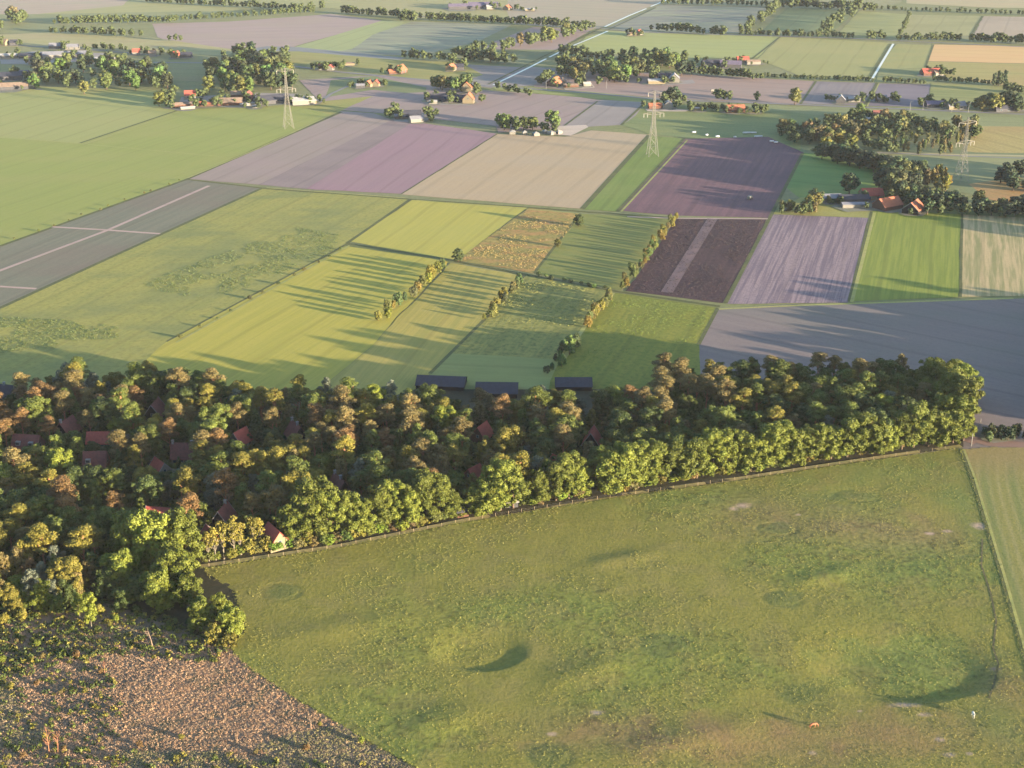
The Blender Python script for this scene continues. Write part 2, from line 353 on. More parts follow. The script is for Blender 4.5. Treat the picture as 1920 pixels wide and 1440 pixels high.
 ('weedy_field', [(-500,960),(-500,795),(0,579),(490,354),(766,373),(650,456),(312,640),(200,740),(0,760)], (172,170,94),(150,158,88),(132,144,92), ((0,579),(490,354)), dict(period=3.0,streak=.7,fine=.5,patch=.8,pscale=26,fscale=2.4,bump=.7,tram=.35)),
 ('hay_field', [(312,640),(652,458),(842,490),(694,650),(560,760),(200,740)], (190,184,86),(172,172,78),(176,176,92), ((312,640),(650,458)), dict(period=2.6,streak=.8,fine=.12,bump=.3,patch=.3)),
 ('hay_field', [(690,655),(846,492),(976,516),(920,590),(805,700),(760,760),(560,760)], (186,176,96),(160,160,86),(178,170,104), ((690,655),(846,492)), dict(period=2.6,streak=.8,fine=.15,bump=.3,patch=.3)),
 ('hay_field', [(656,453),(776,373),(988,388),(882,470),(856,488)], (190,186,92),(176,176,88),(180,184,104), ((656,453),(776,373)), dict(period=3,streak=.7,fine=.1,bump=.2,patch=.3)),
 ('grass_verge', [(650,456),(856,486),(852,491),(646,461)], (124,146,92),(110,134,86),None, ((650,456),(856,486)), dict(period=3)),
 ('rough_pasture', [(882,470),(990,390),(1088,400),(1076,430),(1002,512),(858,488)], (176,160,92),(132,140,78),(196,146,98), ((880,470),(1000,480)), dict(period=8,streak=.5,fine=.7,fscale=2.8,patch=.8,pscale=9,bump=1.3)),
 ('grass_field', [(1002,511),(1088,400),(1266,408),(1164,544),(1054,522)], (140,156,86),(112,146,84),(118,150,84), ((1002,511),(1164,541)), dict(period=6,streak=.5,fine=.25,bump=.3)),
 ('weedy_field', [(905,604),(986,516),(1148,545),(1104,606),(1052,676),(842,664)], (168,166,92),(122,136,78),(138,146,80), ((905,604),(986,516)), dict(period=3,streak=.7,fine=.8,fscale=2.8,bump=1.3)),
 ('grass_field', [(806,700),(844,662),(1050,673),(1030,740),(806,740)], (150,176,116),(136,164,106),None, ((840,690),(1030,700)), dict(period=4,fine=.15)),
 ('grass_field', [(1150,548),(1346,577),(1310,645),(1330,760),(1030,760),(1030,712),(1096,610)], (142,160,60),(116,146,54),(128,156,64), ((1150,548),(1096,610)), dict(period=4,streak=.6,fine=.6,fscale=2.4,bump=1.0)),
 ('ploughed_field', [(1348,577),(1500,570),(1590,568),(2300,550),(2300,850),(1600,860),(1312,760),(1312,645)], (148,134,130),(136,122,122),(128,128,116), ((1345,600),(1900,720)), dict(period=7,streak=.5,fine=.2)),
]
for nm, poly, c1, c2, c3, rd, kw in FIELDS:
    a_ = .20 if c1[1] > c1[0] + 14 else (-.12 if nm == 'ploughed_field' else .02)
    c1, c2, c3 = calm(c1, a_), calm(c2, a_), (calm(c3, a_) if c3 else None)
    if a_ == .02: c1, c2, c3 = [(c[0] * 1.045, c[1] * 1.0, c[2] * .93) if c else None for c in (c1, c2, c3)]
    if a_ >= .2: c1, c2, c3 = [(c[0] * 1.09, c[1] * .975, c[2] * .80) if c else None for c in (c1, c2, c3)]
    sheet(nm, poly, field_mat(nm, c1, c2, c3, rowdir(*rd), **kw))

def strip(name, pts, w, mat, z=None, kind='structure', world=False, drape=False):
    """a band of width w metres along photograph points"""
    q = [np.array(p if world else G(*p)) for p in pts]; L = []; R = []
    if drape:
        d_ = [q[0]]
        for a_, b_ in zip(q[:-1], q[1:]):
            n_ = max(1, int(np.linalg.norm(b_ - a_) / 1.5)); d_ += [a_ + (b_ - a_) * (k_ + 1) / n_ for k_ in range(n_)]
        q = d_
    for i, p in enumerate(q):
        d = q[min(i+1, len(q)-1)] - q[max(i-1, 0)]; d = d / np.linalg.norm(d); n = np.array((-d[1], d[0]))
        L.append(p + n * w / 2); R.append(p - n * w / 2)
    if z is None: ZL[0] += 0.0015; z = ZL[0]
    zf = (lambda p: float(meadow_h(np.array([p[0]]), np.array([p[1]]))[0]) + z) if drape else (lambda p: z)
    vs = [(*p, zf(p)) for p in L] + [(*p, zf(p)) for p in R]; n = len(q)
    fs = [(i, i+1, n+i+1, n+i) for i in range(n-1)]
    o = mesh_obj(name, vs, fs, mat); props(o, kind=kind)
    if o.data.polygons[0].normal.z < 0: o.data.flip_normals()
    return o
DITCH = field_mat('ditch_growth', (108,112,66), (88,94,58), (130,126,70), 0.3, 5, .5, .5, 12, .6, 1.2, .6)
VERGE = field_mat('verge_grass', (186,182,104), (160,168,92), (190,170,120), 0.3, 5, .5, .5, 14, .4, 1.2, .5)
PINKSOIL = field_mat('bare_track', (206,176,164), (190,164,152), (180,166,150), 0.3, 5, .4, .4, 14, .2, 1.2, .3)
ROAD = field_mat('asphalt', (150,146,148), (138,136,140), (160,154,150), 0.1, 9, .4, .3, 30, .1, 1.2, .05)
DIRT = field_mat('dirt_road', (168,134,120), (150,122,112), (176,142,124), 0.1, 3, .6, .5, 12, .3, 1.2, .3)
SAND = field_mat('sand', (226,206,188), (214,190,172), (200,180,166), 0.1, 5, .4, .4, 10, .2, 1.2, .3)
CONCRETE = field_mat('yard_paving', (176,166,160), (160,152,150), (186,170,158), 0.1, 5, .4, .4, 10, .3, 1.2, .1)

for pts, w in [([(0,461),(350,336),(640,210)], 2.6), ([(0,577),(490,353)], 2.6), ([(350,336),(490,352),(766,373),(985,388),(1090,396),(1265,408)], 2.4),
               ([(650,456),(770,373)], 2.2), ([(650,456),(856,489),(985,514),(1150,545),(1350,574)], 2.6), ([(312,640),(650,457)], 1.4),
               ([(985,514),(905,602),(806,700)], 1.8), ([(1002,511),(1088,400)], 1.6), ([(753,363),(932,251)], 1.0), ([(1158,395),(1283,259)], 2.2),
               ([(1092,391),(1217,253)], 3.5), ([(1360,568),(1446,403),(1505,287)], 2.2), ([(1592,565),(1634,396)], 1.6), ([(1801,556),(1804,398)], 1.4),
               ([(1346,577),(1310,645)], 1.8), ([(150,268),(332,207)], 2.2), ([(1165,234),(1212,190)], 2.2), ([(1120,190),(1052,240)], 1.6),
               ([(1462,69),(1410,110)], 2.0), ([(1500,196),(1530,152)], 2.0), ([(1622,199),(1644,155)], 2.0), ([(1750,84),(1735,126)], 2.0),
               ([(1842,30),(1820,66)], 2.5), ([(800,190),(900,168)], 2.0), ([(1450,14),(1240,8)], 2.5), ([(-200,450),(0,461)],1.0)]:
    strip('ditch', pts, w, DITCH)
for pts, w in [([(155,271),(334,210)], 1.3), ([(1289,262),(1164,397)], 1.3), ([(1597,566),(1640,398)], 1.8), ([(1150,549),(1096,612),(1055,676)], 2.0),
               ([(1348,579),(1500,572),(1592,569),(1900,559)], 2.0), ([(330,642),(655,460)], 1.2), ([(350,334),(480,280),(640,206)], 1.6),
               ([(1626,199),(1648,156)], 1.2), ([(500,352),(760,371)], 1.2), ([(780,375),(1086,400)], 1.2), ([(0,256),(150,269),(420,294)], 1.0)]:
    strip('grass_verge', pts, w, VERGE)
for pts, w in [([(-60,530),(0,507),(200,432),(392,348)], 2.6), ([(98,425),(200,431),(300,438)], 2.6), ([(-30,535),(68,541)], 2.4), ([(1176,406),(1266,409),(1440,410)], 2.2)]:
    strip('bare_track', pts, w, PINKSOIL)
strip('bare_strip', [(1250,548),(1336,410)], 6, field_mat('trodden_soil', (142,116,116), (126,106,110), None, rowdir((1250,548),(1336,410)), 3, .6, .3, 20, .3, 1.4, .3))
for pts, w in [([(-300,120),(0,112),(200,116),(420,118),(560,125),(640,135),(780,148),(920,161),(1090,173),(1250,187),(1400,192),(1600,200),(1920,214),(2300,230)], 5),
               ([(-300,84),(0,84),(140,90),(300,104)], 4), ([(600,192),(620,176),(655,160),(700,150)], 3), ([(0,160),(80,168)], 3),
               ([(640,22),(900,36),(1115,52),(1200,60),(1600,72),(1925,88),(2300,98)], 4), ([(900,178),(860,192),(800,196)], 3),
               ([(1640,286),(1850,294),(2200,306)], 2.5)]:
    strip('road', pts, w, ROAD)
for pts, w in [([(925,159),(952,146),(993,126),(1024,110)], 2.2), ([(1030,107),(1075,85),(1100,75),(1140,58)], 2.2), ([(1134,50),(1180,29),(1212,16)], 2.6), ([(1220,12),(1250,0),(1330,-40)], 2.6),
               ([(1634,150),(1655,115),(1675,82)], 2.2)]:
    strip('canal_water', pts, w, WATER)
for pts in ([(915,158),(1018,106),(1128,52)], [(1140,56),(1230,14)], [(1628,150),(1670,82)]):
    strip('ditch', pts, 2.0, DITCH)
sheet('farm_yard', [(335,200),(430,196),(500,196),(560,196),(600,188),(560,176),(480,174),(340,182)], CONCRETE)
sheet('sand_yard', [(1035,252),(1050,236),(1100,234),(1104,238),(1070,254)], SAND)
sheet('sand_yard', [(1210,204),(1230,200),(1292,206),(1286,209),(1214,208)], SAND)
sheet('farm_yard', [(1240,152),(1300,150),(1304,156),(1240,160)], CONCRETE)
sheet('farm_yard', [(800,186),(880,180),(900,192),(880,198),(800,196)], CONCRETE)
sheet('farm_yard', [(1050,160),(1110,156),(1116,164),(1060,168)], SAND)
sheet('farm_yard', [(740,218),(800,212),(830,220),(780,230),(740,228)], CONCRETE)
sheet('farm_yard', [(0,108),(60,96),(200,100),(215,112),(60,120),(0,120)], CONCRETE)

# ------------------------------------------------------------------ near ground: wood floor, hay meadow, heath, path
WOOD_POLY = [(-420,1100),(-420,770),(60,738),(130,716),(400,716),(440,746),(720,748),(780,730),(1230,730),(1240,712),(1700,712),(1800,716),(1808,838),(1700,852),(1400,897),(1120,936),(880,976),(640,1025),(390,1068),(455,1110),(478,1180),(450,1218),(430,1212),(200,1131),(60,1151),(-420,1151)]
WOODFLOOR = field_mat('wood_floor', (70,68,48), (52,56,38), (86,74,54), 0.5, 5, .6, .6, 14, .6, 1.5, .6)
sheet('wood_floor', WOOD_POLY, WOODFLOOR)

NEAR_X = (-175, 215); NEAR_Y = (238, 486)
# relief and colour of the pasture, in world metres
def ell(X, Y, px, py, rx, ry, rot=0.0):
    """normalised distance to an ellipse given in photograph pixels"""
    cx, cy = G(px, py); x1, y1 = G(px + rx, py); x2, y2 = G(px, py - ry)
    a = abs(x1 - cx); b = abs(y2 - cy)
    dx = X - cx; dy = Y - cy
    c, s = math.cos(rot), math.sin(rot)
    u = (dx * c + dy * s) / a; v = (-dx * s + dy * c) / b
    return np.sqrt(u * u + v * v), u, v
def streak(X, Y, p0, p1, w):
    """gaussian ridge between two photograph points, w metres wide"""
    a = np.array(G(*p0)); b = np.array(G(*p1)); d = b - a; L = np.linalg.norm(d); d /= L
    t = (X - a[0]) * d[0] + (Y - a[1]) * d[1]; n = -(X - a[0]) * d[1] + (Y - a[1]) * d[0]
    tt = np.clip((t - L/2) / (L/2), -2, 2)
    return np.exp(-(n / w) ** 2) * np.exp(-np.abs(tt) ** 3 * 1.2), n / w
def relief(X, Y):
    h = 0.55 * (fbm(X / 38, Y / 38, 5, 3) - 0.5)
    h += 0.10 * (fbm(X / 5, Y / 5, 11, 2) - 0.5)
    r, u, v = ell(X, Y, 893, 1212, 100, 42, -0.1); g = .5 + .5 * (u * .55 - v * .83) / np.maximum(r, .05); q = np.clip((1.08 - r) / (.36 - .20 * np.clip(-v / np.maximum(r, .05), 0, 1) + .75 * (1 - g)), 0, 1); h -= .66 * q * q * (3 - 2 * q)
    r, u, v = ell(X, Y, 1665, 1236, 205, 74, 0.0); g = .5 + .5 * (u * .55 - v * .83) / np.maximum(r, .05); q = np.clip((1.06 + .12 * (fbm(X / 12, Y / 12, 99, 2) - .5) - r) / (.26 - .13 * np.clip(-v / np.maximum(r, .05), 0, 1) + .8 * (1 - g)), 0, 1); h -= .85 * q * q * (3 - 2 * q)
    for p0, p1, w, a in [((1095,1062),(1235,1036),4.0,.55), ((1475,1096),(1615,1066),4.0,.6), ((520,1196),(760,1160),5.5,.5), ((1010,1284),(1180,1240),5.5,.6),
                         ((750,1372),(910,1332),5.5,.7), ((1150,1420),(1420,1360),6,.6), ((700,1440),(830,1410),5,.3)]:
        g, n = streak(X, Y, p0, p1, w); h += .75 * a * g
    for px, py, rx, ry in [(1605,930,42,11), (1455,992,38,12), (1245,1208,50,20), (525,1110,36,16), (1465,1122,36,14), (1030,1418,40,22)]:
        r, u, v = ell(X, Y, px, py, rx, ry); h -= 0.10 * fbm(X / 4, Y / 4, 77, 2) * 1.6 * np.exp(-((r - 1) / 0.16) ** 2)
    return h
MEADOW_POLY = [(377,1066),(640,1027),(880,978),(1120,938),(1400,899),(1700,854),(1798,840),(1822,900),(1850,992),(1885,1110),(1935,1290),(1990,1520),(820,1520),(785,1442),(700,1395),(560,1312),(470,1255),(432,1215),(462,1180),(440,1110)]
def grid_sheet(name, poly, step, hfun, colfun, mat, z0):
    pts = np.array([G(*p) for p in poly])
    x0, y0 = pts.min(0) - step; x1, y1 = pts.max(0) + step
    xs = np.arange(x0, x1, step); ys = np.arange(y0, y1, step)
    X, Y = np.meshgrid(xs, ys)
    cx = X[:-1, :-1] + step / 2; cy = Y[:-1, :-1] + step / 2
    keep = inpoly(cx, cy, [tuple(p) for p in pts])
    idx = np.arange(X.size).reshape(X.shape)
    Q = np.stack([idx[:-1, :-1][keep], idx[:-1, 1:][keep], idx[1:, 1:][keep], idx[1:, :-1][keep]], -1)
    used = np.unique(Q); remap = -np.ones(X.size, int); remap[used] = np.arange(len(used)); Q = remap[Q]
    xv = X.ravel()[used]; yv = Y.ravel()[used]
    Z = hfun(xv, yv) + z0
    me = fast_mesh(name, np.stack([xv, yv, Z], -1), Q, [mat])
    me.polygons.foreach_set('use_smooth', np.ones(len(me.polygons), bool))
    C = colfun(xv, yv)
    at = me.attributes.new('soil', 'FLOAT_COLOR', 'POINT')
    at.data.foreach_set('color', np.concatenate([C, np.ones((len(C), 1))], 1).astype(np.float32).ravel())
    o = link(bpy.data.objects.new(name, me)); props(o, kind='structure'); return o
def lerp(a, b, t): return a + (b - a) * t[:, None]
def A3(c): return np.array(alb(c))
def meadow_col(X, Y):
    px, py = P(X, Y)
    n1 = fbm(X / 30, Y / 30, 21, 4); n2 = fbm(X / 7, Y / 7, 33, 3); n3 = vnoise(X / 1.1, Y / 1.1, 41)
    c = np.tile(A3((152,144,68)), (len(X), 1))
    c = lerp(c, A3((140,144,66)), np.clip((n1 - .42) * 3, 0, 1))
    c = lerp(c, A3((154,142,80)), np.clip((.5 - n2) * 2.5, 0, .5))
    def blob(x, y, rx, ry, edge=.6, rot=0): 
        r, _, _ = ell(X, Y, x, y, rx, ry, rot); return np.clip((1.25 - r + (n2 - .5) * 1.6) / edge, 0, 1)
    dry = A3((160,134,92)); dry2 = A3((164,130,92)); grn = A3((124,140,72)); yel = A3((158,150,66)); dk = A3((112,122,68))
    for b in [(1420,950,110,30), (1560,985,250,34), (1720,1010,120,34)]: c = lerp(c, dry, .65 * blob(*b, 1.2))
    for b in [(1150,1370,190,46), (1460,1400,360,60), (1700,1370,260,50), (1880,1290,70,60)]: c = lerp(c, dry2, .6 * blob(*b, 1.2))
    for b in [(1650,880,220,40), (1720,1060,130,50), (1830,1000,30,150), (1870,1350,70,60), (1200,930,500,30)]: c = lerp(c, grn, .5 * blob(*b, 1.2))
    for b in [(830,1195,90,40), (1560,1200,120,45)]: c = lerp(c, yel, .5 * blob(*b, 1.2))  # sunlit slopes of the two hollows, painted in as yellow
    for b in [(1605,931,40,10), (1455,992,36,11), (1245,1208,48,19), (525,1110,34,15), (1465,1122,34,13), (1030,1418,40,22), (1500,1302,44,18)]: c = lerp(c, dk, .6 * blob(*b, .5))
    for b in [(1700,1240,150,50)]: c = lerp(c, grn, .5 * blob(*b))
    soil = A3((214,180,160))
    for x, y, rx, ry in [(1390,947,22,7), (1375,953,12,4), (1497,965,9,3), (1835,985,20,8), (1777,995,12,4), (1742,1000,10,3), (1122,1337,15,5), (1033,1376,13,5), (1780,1415,16,6), (1762,1386,12,5),
                         (1818,1413,9,4), (1524,1411,10,4), (1865,1254,16,6), (1612,1333,7,3), (1700,1322,28,6), (1730,1340,24,6)]:
        c = lerp(c, soil, .8 * blob(x, y, rx * .9, ry * .9, .8))
    # tussocks: darker and lighter clumps
    amp = np.clip((n1 - .38) * 4, .25, 1)
    c = c * (1 - (.38 * amp * np.clip((n3 - .62) * 4, 0, 1)))[:, None]
    c = c * (1 + (.28 * amp * np.clip((.3 - n3) * 4, 0, 1)))[:, None]
    return c
def attr_mat(name, bump=0.12, fscale=0.8):
    m, nt, b = new_mat(name)
    at = nd(nt, 'ShaderNodeAttribute', attribute_name='soil')
    geo = nd(nt, 'ShaderNodeNewGeometry').outputs['Position']
    n = noise(nt, geo, 1 / fscale, 4, 0.7)
    f = ramp(nt, n, 0.40, 0.66)
    v = nd(nt, 'ShaderNodeMix', data_type='RGBA', blend_type='MULTIPLY'); v.inputs[0].default_value = 1.0
    nt.links.new(at.outputs['Color'], v.inputs[6]); v.inputs[7].default_value = (0.66, 0.74, 0.66, 1)
    g = ramp(nt, noise(nt, mapping(nt, geo, -0.25, (1/14.0, 1/1.2, 1)), 1.0, 3, .7), .45, .65)
    col = mix(nt, mul(nt, f, 0.8), at.outputs['Color'], v.outputs[2])
    col = mix(nt, mul(nt, g, 0.22), col, v.outputs[2])
    nt.links.new(col, b.inputs['Base Color'])
    bp = nd(nt, 'ShaderNodeBump'); bp.inputs['Distance'].default_value = bump
    nt.links.new(n, bp.inputs['Height']); nt.links.new(bp.outputs[0], b.inputs['Normal'])
    return m
MEADOW = attr_mat('pasture_turf', 0.16, 1.1)
def meadow_h(X, Y):
    n3 = vnoise(X / 1.1, Y / 1.1, 41); n1 = fbm(X / 30, Y / 30, 21, 4)
    return relief(X, Y) + 0.07 * n3 * np.clip((n1 - .35) * 4, .2, 1)
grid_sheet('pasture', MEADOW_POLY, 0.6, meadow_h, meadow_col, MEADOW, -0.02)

HEATH_POLY = [(60,1150),(-420,1150),(-420,1700),(1020,1700),(785,1440),(700,1393),(560,1310),(470,1253),(430,1213),(200,1130)]
def heath_col(X, Y):
    n1 = fbm(X / 22, Y / 22, 61, 4); n2 = fbm(X / 4, Y / 4, 63, 3)
    c = np.tile(A3((142,122,104)), (len(X), 1))
    c = lerp(c, A3((176,138,112)), np.clip((n1 - .42) * 5, 0, 1))
    c = lerp(c, A3((116,114,84)), np.clip((n2 - .55) * 5, 0, .8))
    return c
grid_sheet('heath_ground', HEATH_POLY, 1.2, lambda X, Y: 0.5 * (fbm(X / 9, Y / 9, 71, 3) - .5), heath_col, attr_mat('heath_soil', 0.3, 0.9), -0.05)

# mown field on the far right with curved swaths
HAY_POLY = [(1808,842),(1860,838),(1990,840),(2300,850),(2500,1520),(1998,1520),(1940,1290),(1889,1110),(1854,992),(1826,900)]
def hay_col(X, Y):
    px, py = P(X, Y)
    a = np.array(G(1808, 842)); b = np.array(G(1940, 1290)); d = (b - a) / np.linalg.norm(b - a)
    n = -(X - a[0]) * d[1] + (Y - a[1]) * d[0]; t = (X - a[0]) * d[0] + (Y - a[1]) * d[1]
    q = n - 6.0 * np.exp(-np.clip(t, 0, None) / 18.0) * np.sign(n)
    s = .5 + .5 * np.sin(q * 2 * math.pi / 3.3 + 1.2 * fbm(X / 15, Y / 15, 3, 2))
    s2 = .5 + .5 * np.sin(q * 2 * math.pi / 9.9)
    c = np.tile(A3((160,152,84)), (len(X), 1))
    c = lerp(c, A3((180,166,108)), .75 * s ** 2)
    c = lerp(c, A3((122,138,78)), .5 * s2 ** 3)
    c = lerp(c, A3((172,148,98)), np.clip(1.0 - t / 28.0, 0, .8))
    return c
grid_sheet('mown_field', HAY_POLY, 0.7, lambda X, Y: 0.05 * vnoise(X, Y, 5), hay_col, attr_mat('mown_grass', 0.10, 0.9), -0.03)
strip('dirt_road', [(1802,815),(1850,830),(1920,834),(2100,840),(2400,852)], 5.5, DIRT, z=-0.02)
strip('dirt_road', [(1800,790),(1805,822),(1830,830)], 4.0, DIRT, z=-0.015)
strip('footpath', [(375,1062),(640,1023),(880,974),(1120,934),(1400,895),(1700,850),(1802,836)], 2.2, field_mat('worn_path', (186,166,112), (168,154,98), (140,140,80), 0.2, 4, .5, .6, 9, .4, 1.0, .3), z=0.03, drape=True)
strip('ditch', [(1802,840),(1824,900),(1852,992),(1887,1110),(1938,1290),(1990,1500)], 1.4, DITCH, z=0.06, drape=True)
strip('grass_verge', [(1807,842),(1829,900),(1857,992),(1892,1110),(1943,1290),(1995,1500)], 0.9, VERGE, z=0.07, drape=True)
strip('animal_track', [(1842,1010),(1840,1060),(1858,1115),(1868,1165),(1862,1215),(1872,1245),(1864,1280),(1854,1310)], 0.55, field_mat('bare_earth', (120,112,76), (104,98,68), None, 0.2, 4, .5, .5, 9, .3, 1.0, .3), z=0.03, drape=True)
# ------------------------------------------------------------------ trees: prototypes
rng = np.random.RandomState(7)
def ico(sub=1):
    t = (1 + 5 ** .5) / 2
    v = [(-1,t,0),(1,t,0),(-1,-t,0),(1,-t,0),(0,-1,t),(0,1,t),(0,-1,-t),(0,1,-t),(t,0,-1),(t,0,1),(-t,0,-1),(-t,0,1)]
    f = [(0,11,5),(0,5,1),(0,1,7),(0,7,10),(0,10,11),(1,5,9),(5,11,4),(11,10,2),(10,7,6),(7,1,8),(3,9,4),(3,4,2),(3,2,6),(3,6,8),(3,8,9),(4,9,5),(2,4,11),(6,2,10),(8,6,7),(9,8,1)]
    v = [np.array(p) / np.linalg.norm(p) for p in v]
    for _ in range(sub):
        nf = []; cache = {}
        def mid(a, b):
            k = (min(a, b), max(a, b))
            if k not in cache:
                m = v[a] + v[b]; v.append(m / np.linalg.norm(m)); cache[k] = len(v) - 1
            return cache[k]
        for a, b, c in f:
            ab, bc, ca = mid(a, b), mid(b, c), mid(c, a); nf += [(a,ab,ca),(b,bc,ab),(c,ca,bc),(ab,bc,ca)]
        f = nf
    return np.array(v), np.array(f)
ICO1 = ico(1)
def leaf_cloud(lobes, per_m2, size, r, flat=0.75, core=0.72, tilt=0.55):
    """leaf-sized quads over each lobe; lobes = list of (x,y,z,rx,ry,rz)"""
    VV = []; QQ = []; TT = []; base = 0
    for (cx, cy, cz, rx, ry, rz) in lobes:
        area = 4 * math.pi * ((rx * ry) ** .8 + (rx * rz) ** .8 + (ry * rz) ** .8) / 3
        n = max(8, int(per_m2 * area))
        d = r.normal(size=(n, 3)); d /= np.linalg.norm(d, axis=1)[:, None]
        d[:, 2] = np.where(d[:, 2] < -0.55, -d[:, 2], d[:, 2])
        rad = r.uniform(0.78, 1.12, n)
        c = np.array([cx, cy, cz]) + d * np.array([rx, ry, rz]) * rad[:, None]
        nn = d + r.normal(size=(n, 3)) * tilt; nn /= np.linalg.norm(nn, axis=1)[:, None]
        a = np.cross(nn, r.normal(size=(n, 3))); a /= np.linalg.norm(a, axis=1)[:, None]
        b = np.cross(nn, a); s = size * r.uniform(0.6, 1.35, n)[:, None]
        a *= s; b *= s * flat
        V = np.stack([c - a - b * .6, c + a * .7 - b, c + a + b * .7, c - a * .6 + b], 1).reshape(-1, 3)
        VV.append(V); QQ.append(base + np.arange(n * 4).reshape(n, 4)); base += n * 4
        if core > 0:
            iv, f3 = ICO1
            jit = r.uniform(0.85, 1.1, len(iv))[:, None]
            VV.append(np.array([cx, cy, cz]) + iv * jit * np.array([rx, ry, rz]) * core)
            TT.append(base + f3); base += len(iv)
    return np.concatenate(VV), np.concatenate(QQ), (np.concatenate(TT) if TT else None)
def trunk_mesh(name, h, r0, limbs, mat, r, lean=0.0, top=0.35, n=6):
    m = MB(); pts = [(0, 0, -0.4)]; rr = [r0 * 1.25]
    for k in range(1, 5):
        t = k / 4; pts.append((lean * t * h + r.uniform(-.03, .03) * h * t, r.uniform(-.03, .03) * h * t, h * t)); rr.append(r0 * (1 - (1 - top) * t))
    m.tube(pts, rr, n)
    for (x, y, z) in limbs:
        z0 = max(h * 0.3, min(h * 0.95, z * 0.62)); t = z0 / h
        st = np.array((lean * z0, 0, z0)); en = np.array((x, y, z))
        md = st * .5 + en * .5 + np.array((0, 0, -.04 * h))
        m.tube([st, md, en], [r0 * .5, r0 * .34, r0 * .14], 5)
    me = bpy.data.meshes.new(name); me.from_pydata([tuple(map(float, v)) for v in m.v], [], m.f); me.materials.append(mat); me.update()
    return me
PROTO = {}
def make_proto(kind, seed):
    r = np.random.RandomState(seed); lobes = []
    if kind == 'oak':                       # broad round crown, 16 m
        n = 46
        for i in range(n):
            z = 2.4 + 12.6 * (i + .5) / n; f = math.sin(math.pi * min(1, max(0.05, (z - 2.0) / 14.6))) ** .55
            R = 5.4 * f * r.uniform(.4, 1.14); a = i * 2.4 + r.uniform(-.9, .9); s = r.uniform(.65, 1.7)
            lobes.append((R * math.cos(a), R * math.sin(a), z, s, s, s * .82))
        for i in range(5): lobes.append((r.uniform(-1.5, 1.5), r.uniform(-1.5, 1.5), 8 + i * 1.4, 2.8, 2.8, 2.2))
        V, Q, T = leaf_cloud(lobes, 11.0, .19, r, tilt=.85); th, tr, bark = 8.5, .42, BARK
    elif kind == 'bushy_oak':               # wider than tall, leafy to the ground, 12 m
        n = 46
        for i in range(n):
            z = 1.2 + 9.8 * (i + .5) / n; f = math.sin(math.pi * min(1, max(0.15, (z + 1.2) / 13.4))) ** .6
            R = 5.2 * f * r.uniform(.5, 1.0); a = i * 2.4 + r.uniform(-.6, .6); s = r.uniform(.6, 1.6)
            lobes.append((R * math.cos(a), R * math.sin(a), z, s, s, s * .85))
        for i in range(4): lobes.append((0, 0, 3 + i * 2, 3.0, 3.0, 2.2))
        V, Q, T = leaf_cloud(lobes, 11.0, .19, r, tilt=.85); th, tr, bark = 6.0, .34, BARK
    elif kind == 'pine':                    # bare red trunk, flat open clumps near the top, 16 m
        n = 15
        for i in range(n):
            z = 9.2 + 6.6 * i / (n - 1); R = (3.1 - 2.2 * ((z - 9.2) / 6.6) ** 2) * r.uniform(.35, 1.0); a = i * 2.4 + r.uniform(-.7, .7)
            s = r.uniform(.85, 1.55); lobes.append((R * math.cos(a), R * math.sin(a), z, s * 1.15, s * 1.15, s * .62))
        V, Q, T = leaf_cloud(lobes, 14.0, .2, r, flat=.5, core=.55, tilt=.8); th, tr, bark = 15.0, .24, PINEBARK
    elif kind == 'birch':                   # slim, loose and light, 13 m
        n = 26
        for i in range(n):
            z = 2.6 + 10 * (i + .5) / n; f = math.sin(math.pi * min(1, max(0.1, (z - .8) / 13.0))) ** .7
            R = 2.5 * f * r.uniform(.3, 1.0); a = i * 2.4 + r.uniform(-.7, .7); s = r.uniform(.65, 1.2)
            lobes.append((R * math.cos(a), R * math.sin(a), z, s, s, s * 1.0))
        V, Q, T = leaf_cloud(lobes, 9.5, .19, r, core=.6, tilt=.8); th, tr, bark = 11.5, .16, BIRCHBARK
    elif kind == 'spruce':                  # narrow cone, 12 m
        n = 34
        for i in range(n):
            t = (i + .5) / n; z = .9 + 10.6 * t; R = 2.4 * (1 - t) ** .85 * r.uniform(.55, 1.0); a = i * 2.4; s = .45 + .75 * (1 - t)
            lobes.append((R * math.cos(a), R * math.sin(a), z, s, s, s * .7))
        V, Q, T = leaf_cloud(lobes, 7, .24, r, flat=.5, core=.75); th, tr, bark = 10.5, .2, BARK
    elif kind == 'pollard':                 # straight trunk with a sparse, narrow crown, 11 m
        n = 13
        for i in range(n):
            z = 4.6 + 5.6 * (i + .5) / n; R = 1.25 * r.uniform(.3, 1.0); a = i * 2.4; s = r.uniform(.5, .95)
            lobes.append((R * math.cos(a), R * math.sin(a), z, s, s, s * 1.15))
        V, Q, T = leaf_cloud(lobes, 6.5, .22, r, core=.5, tilt=.8); th, tr, bark = 9.0, .26, BIRCHBARK
    elif kind == 'far':                     # field tree seen from afar, 12 m
        n = 15
        for i in range(n):
            z = 2.2 + 8.2 * (i + .5) / n; f = math.sin(math.pi * min(1, max(0.12, (z - .4) / 12.0))) ** .6
            R = 3.1 * f * r.uniform(.4, 1.0); a = i * 2.4 + r.uniform(-.5, .5); s = r.uniform(1.1, 1.9)
            lobes.append((R * math.cos(a), R * math.sin(a), z, s, s, s * .9))
        V, Q, T = leaf_cloud(lobes, 2.6, .42, r, core=.8); th, tr, bark = 6.5, .3, BARK
    elif kind == 'far_slim':
        n = 12
        for i in range(n):
            z = 1.6 + 9.8 * (i + .5) / n; R = 1.3 * r.uniform(.3, 1.0); a = i * 2.4; s = r.uniform(.8, 1.35)
            lobes.append((R * math.cos(a), R * math.sin(a), z, s, s, s * 1.3))
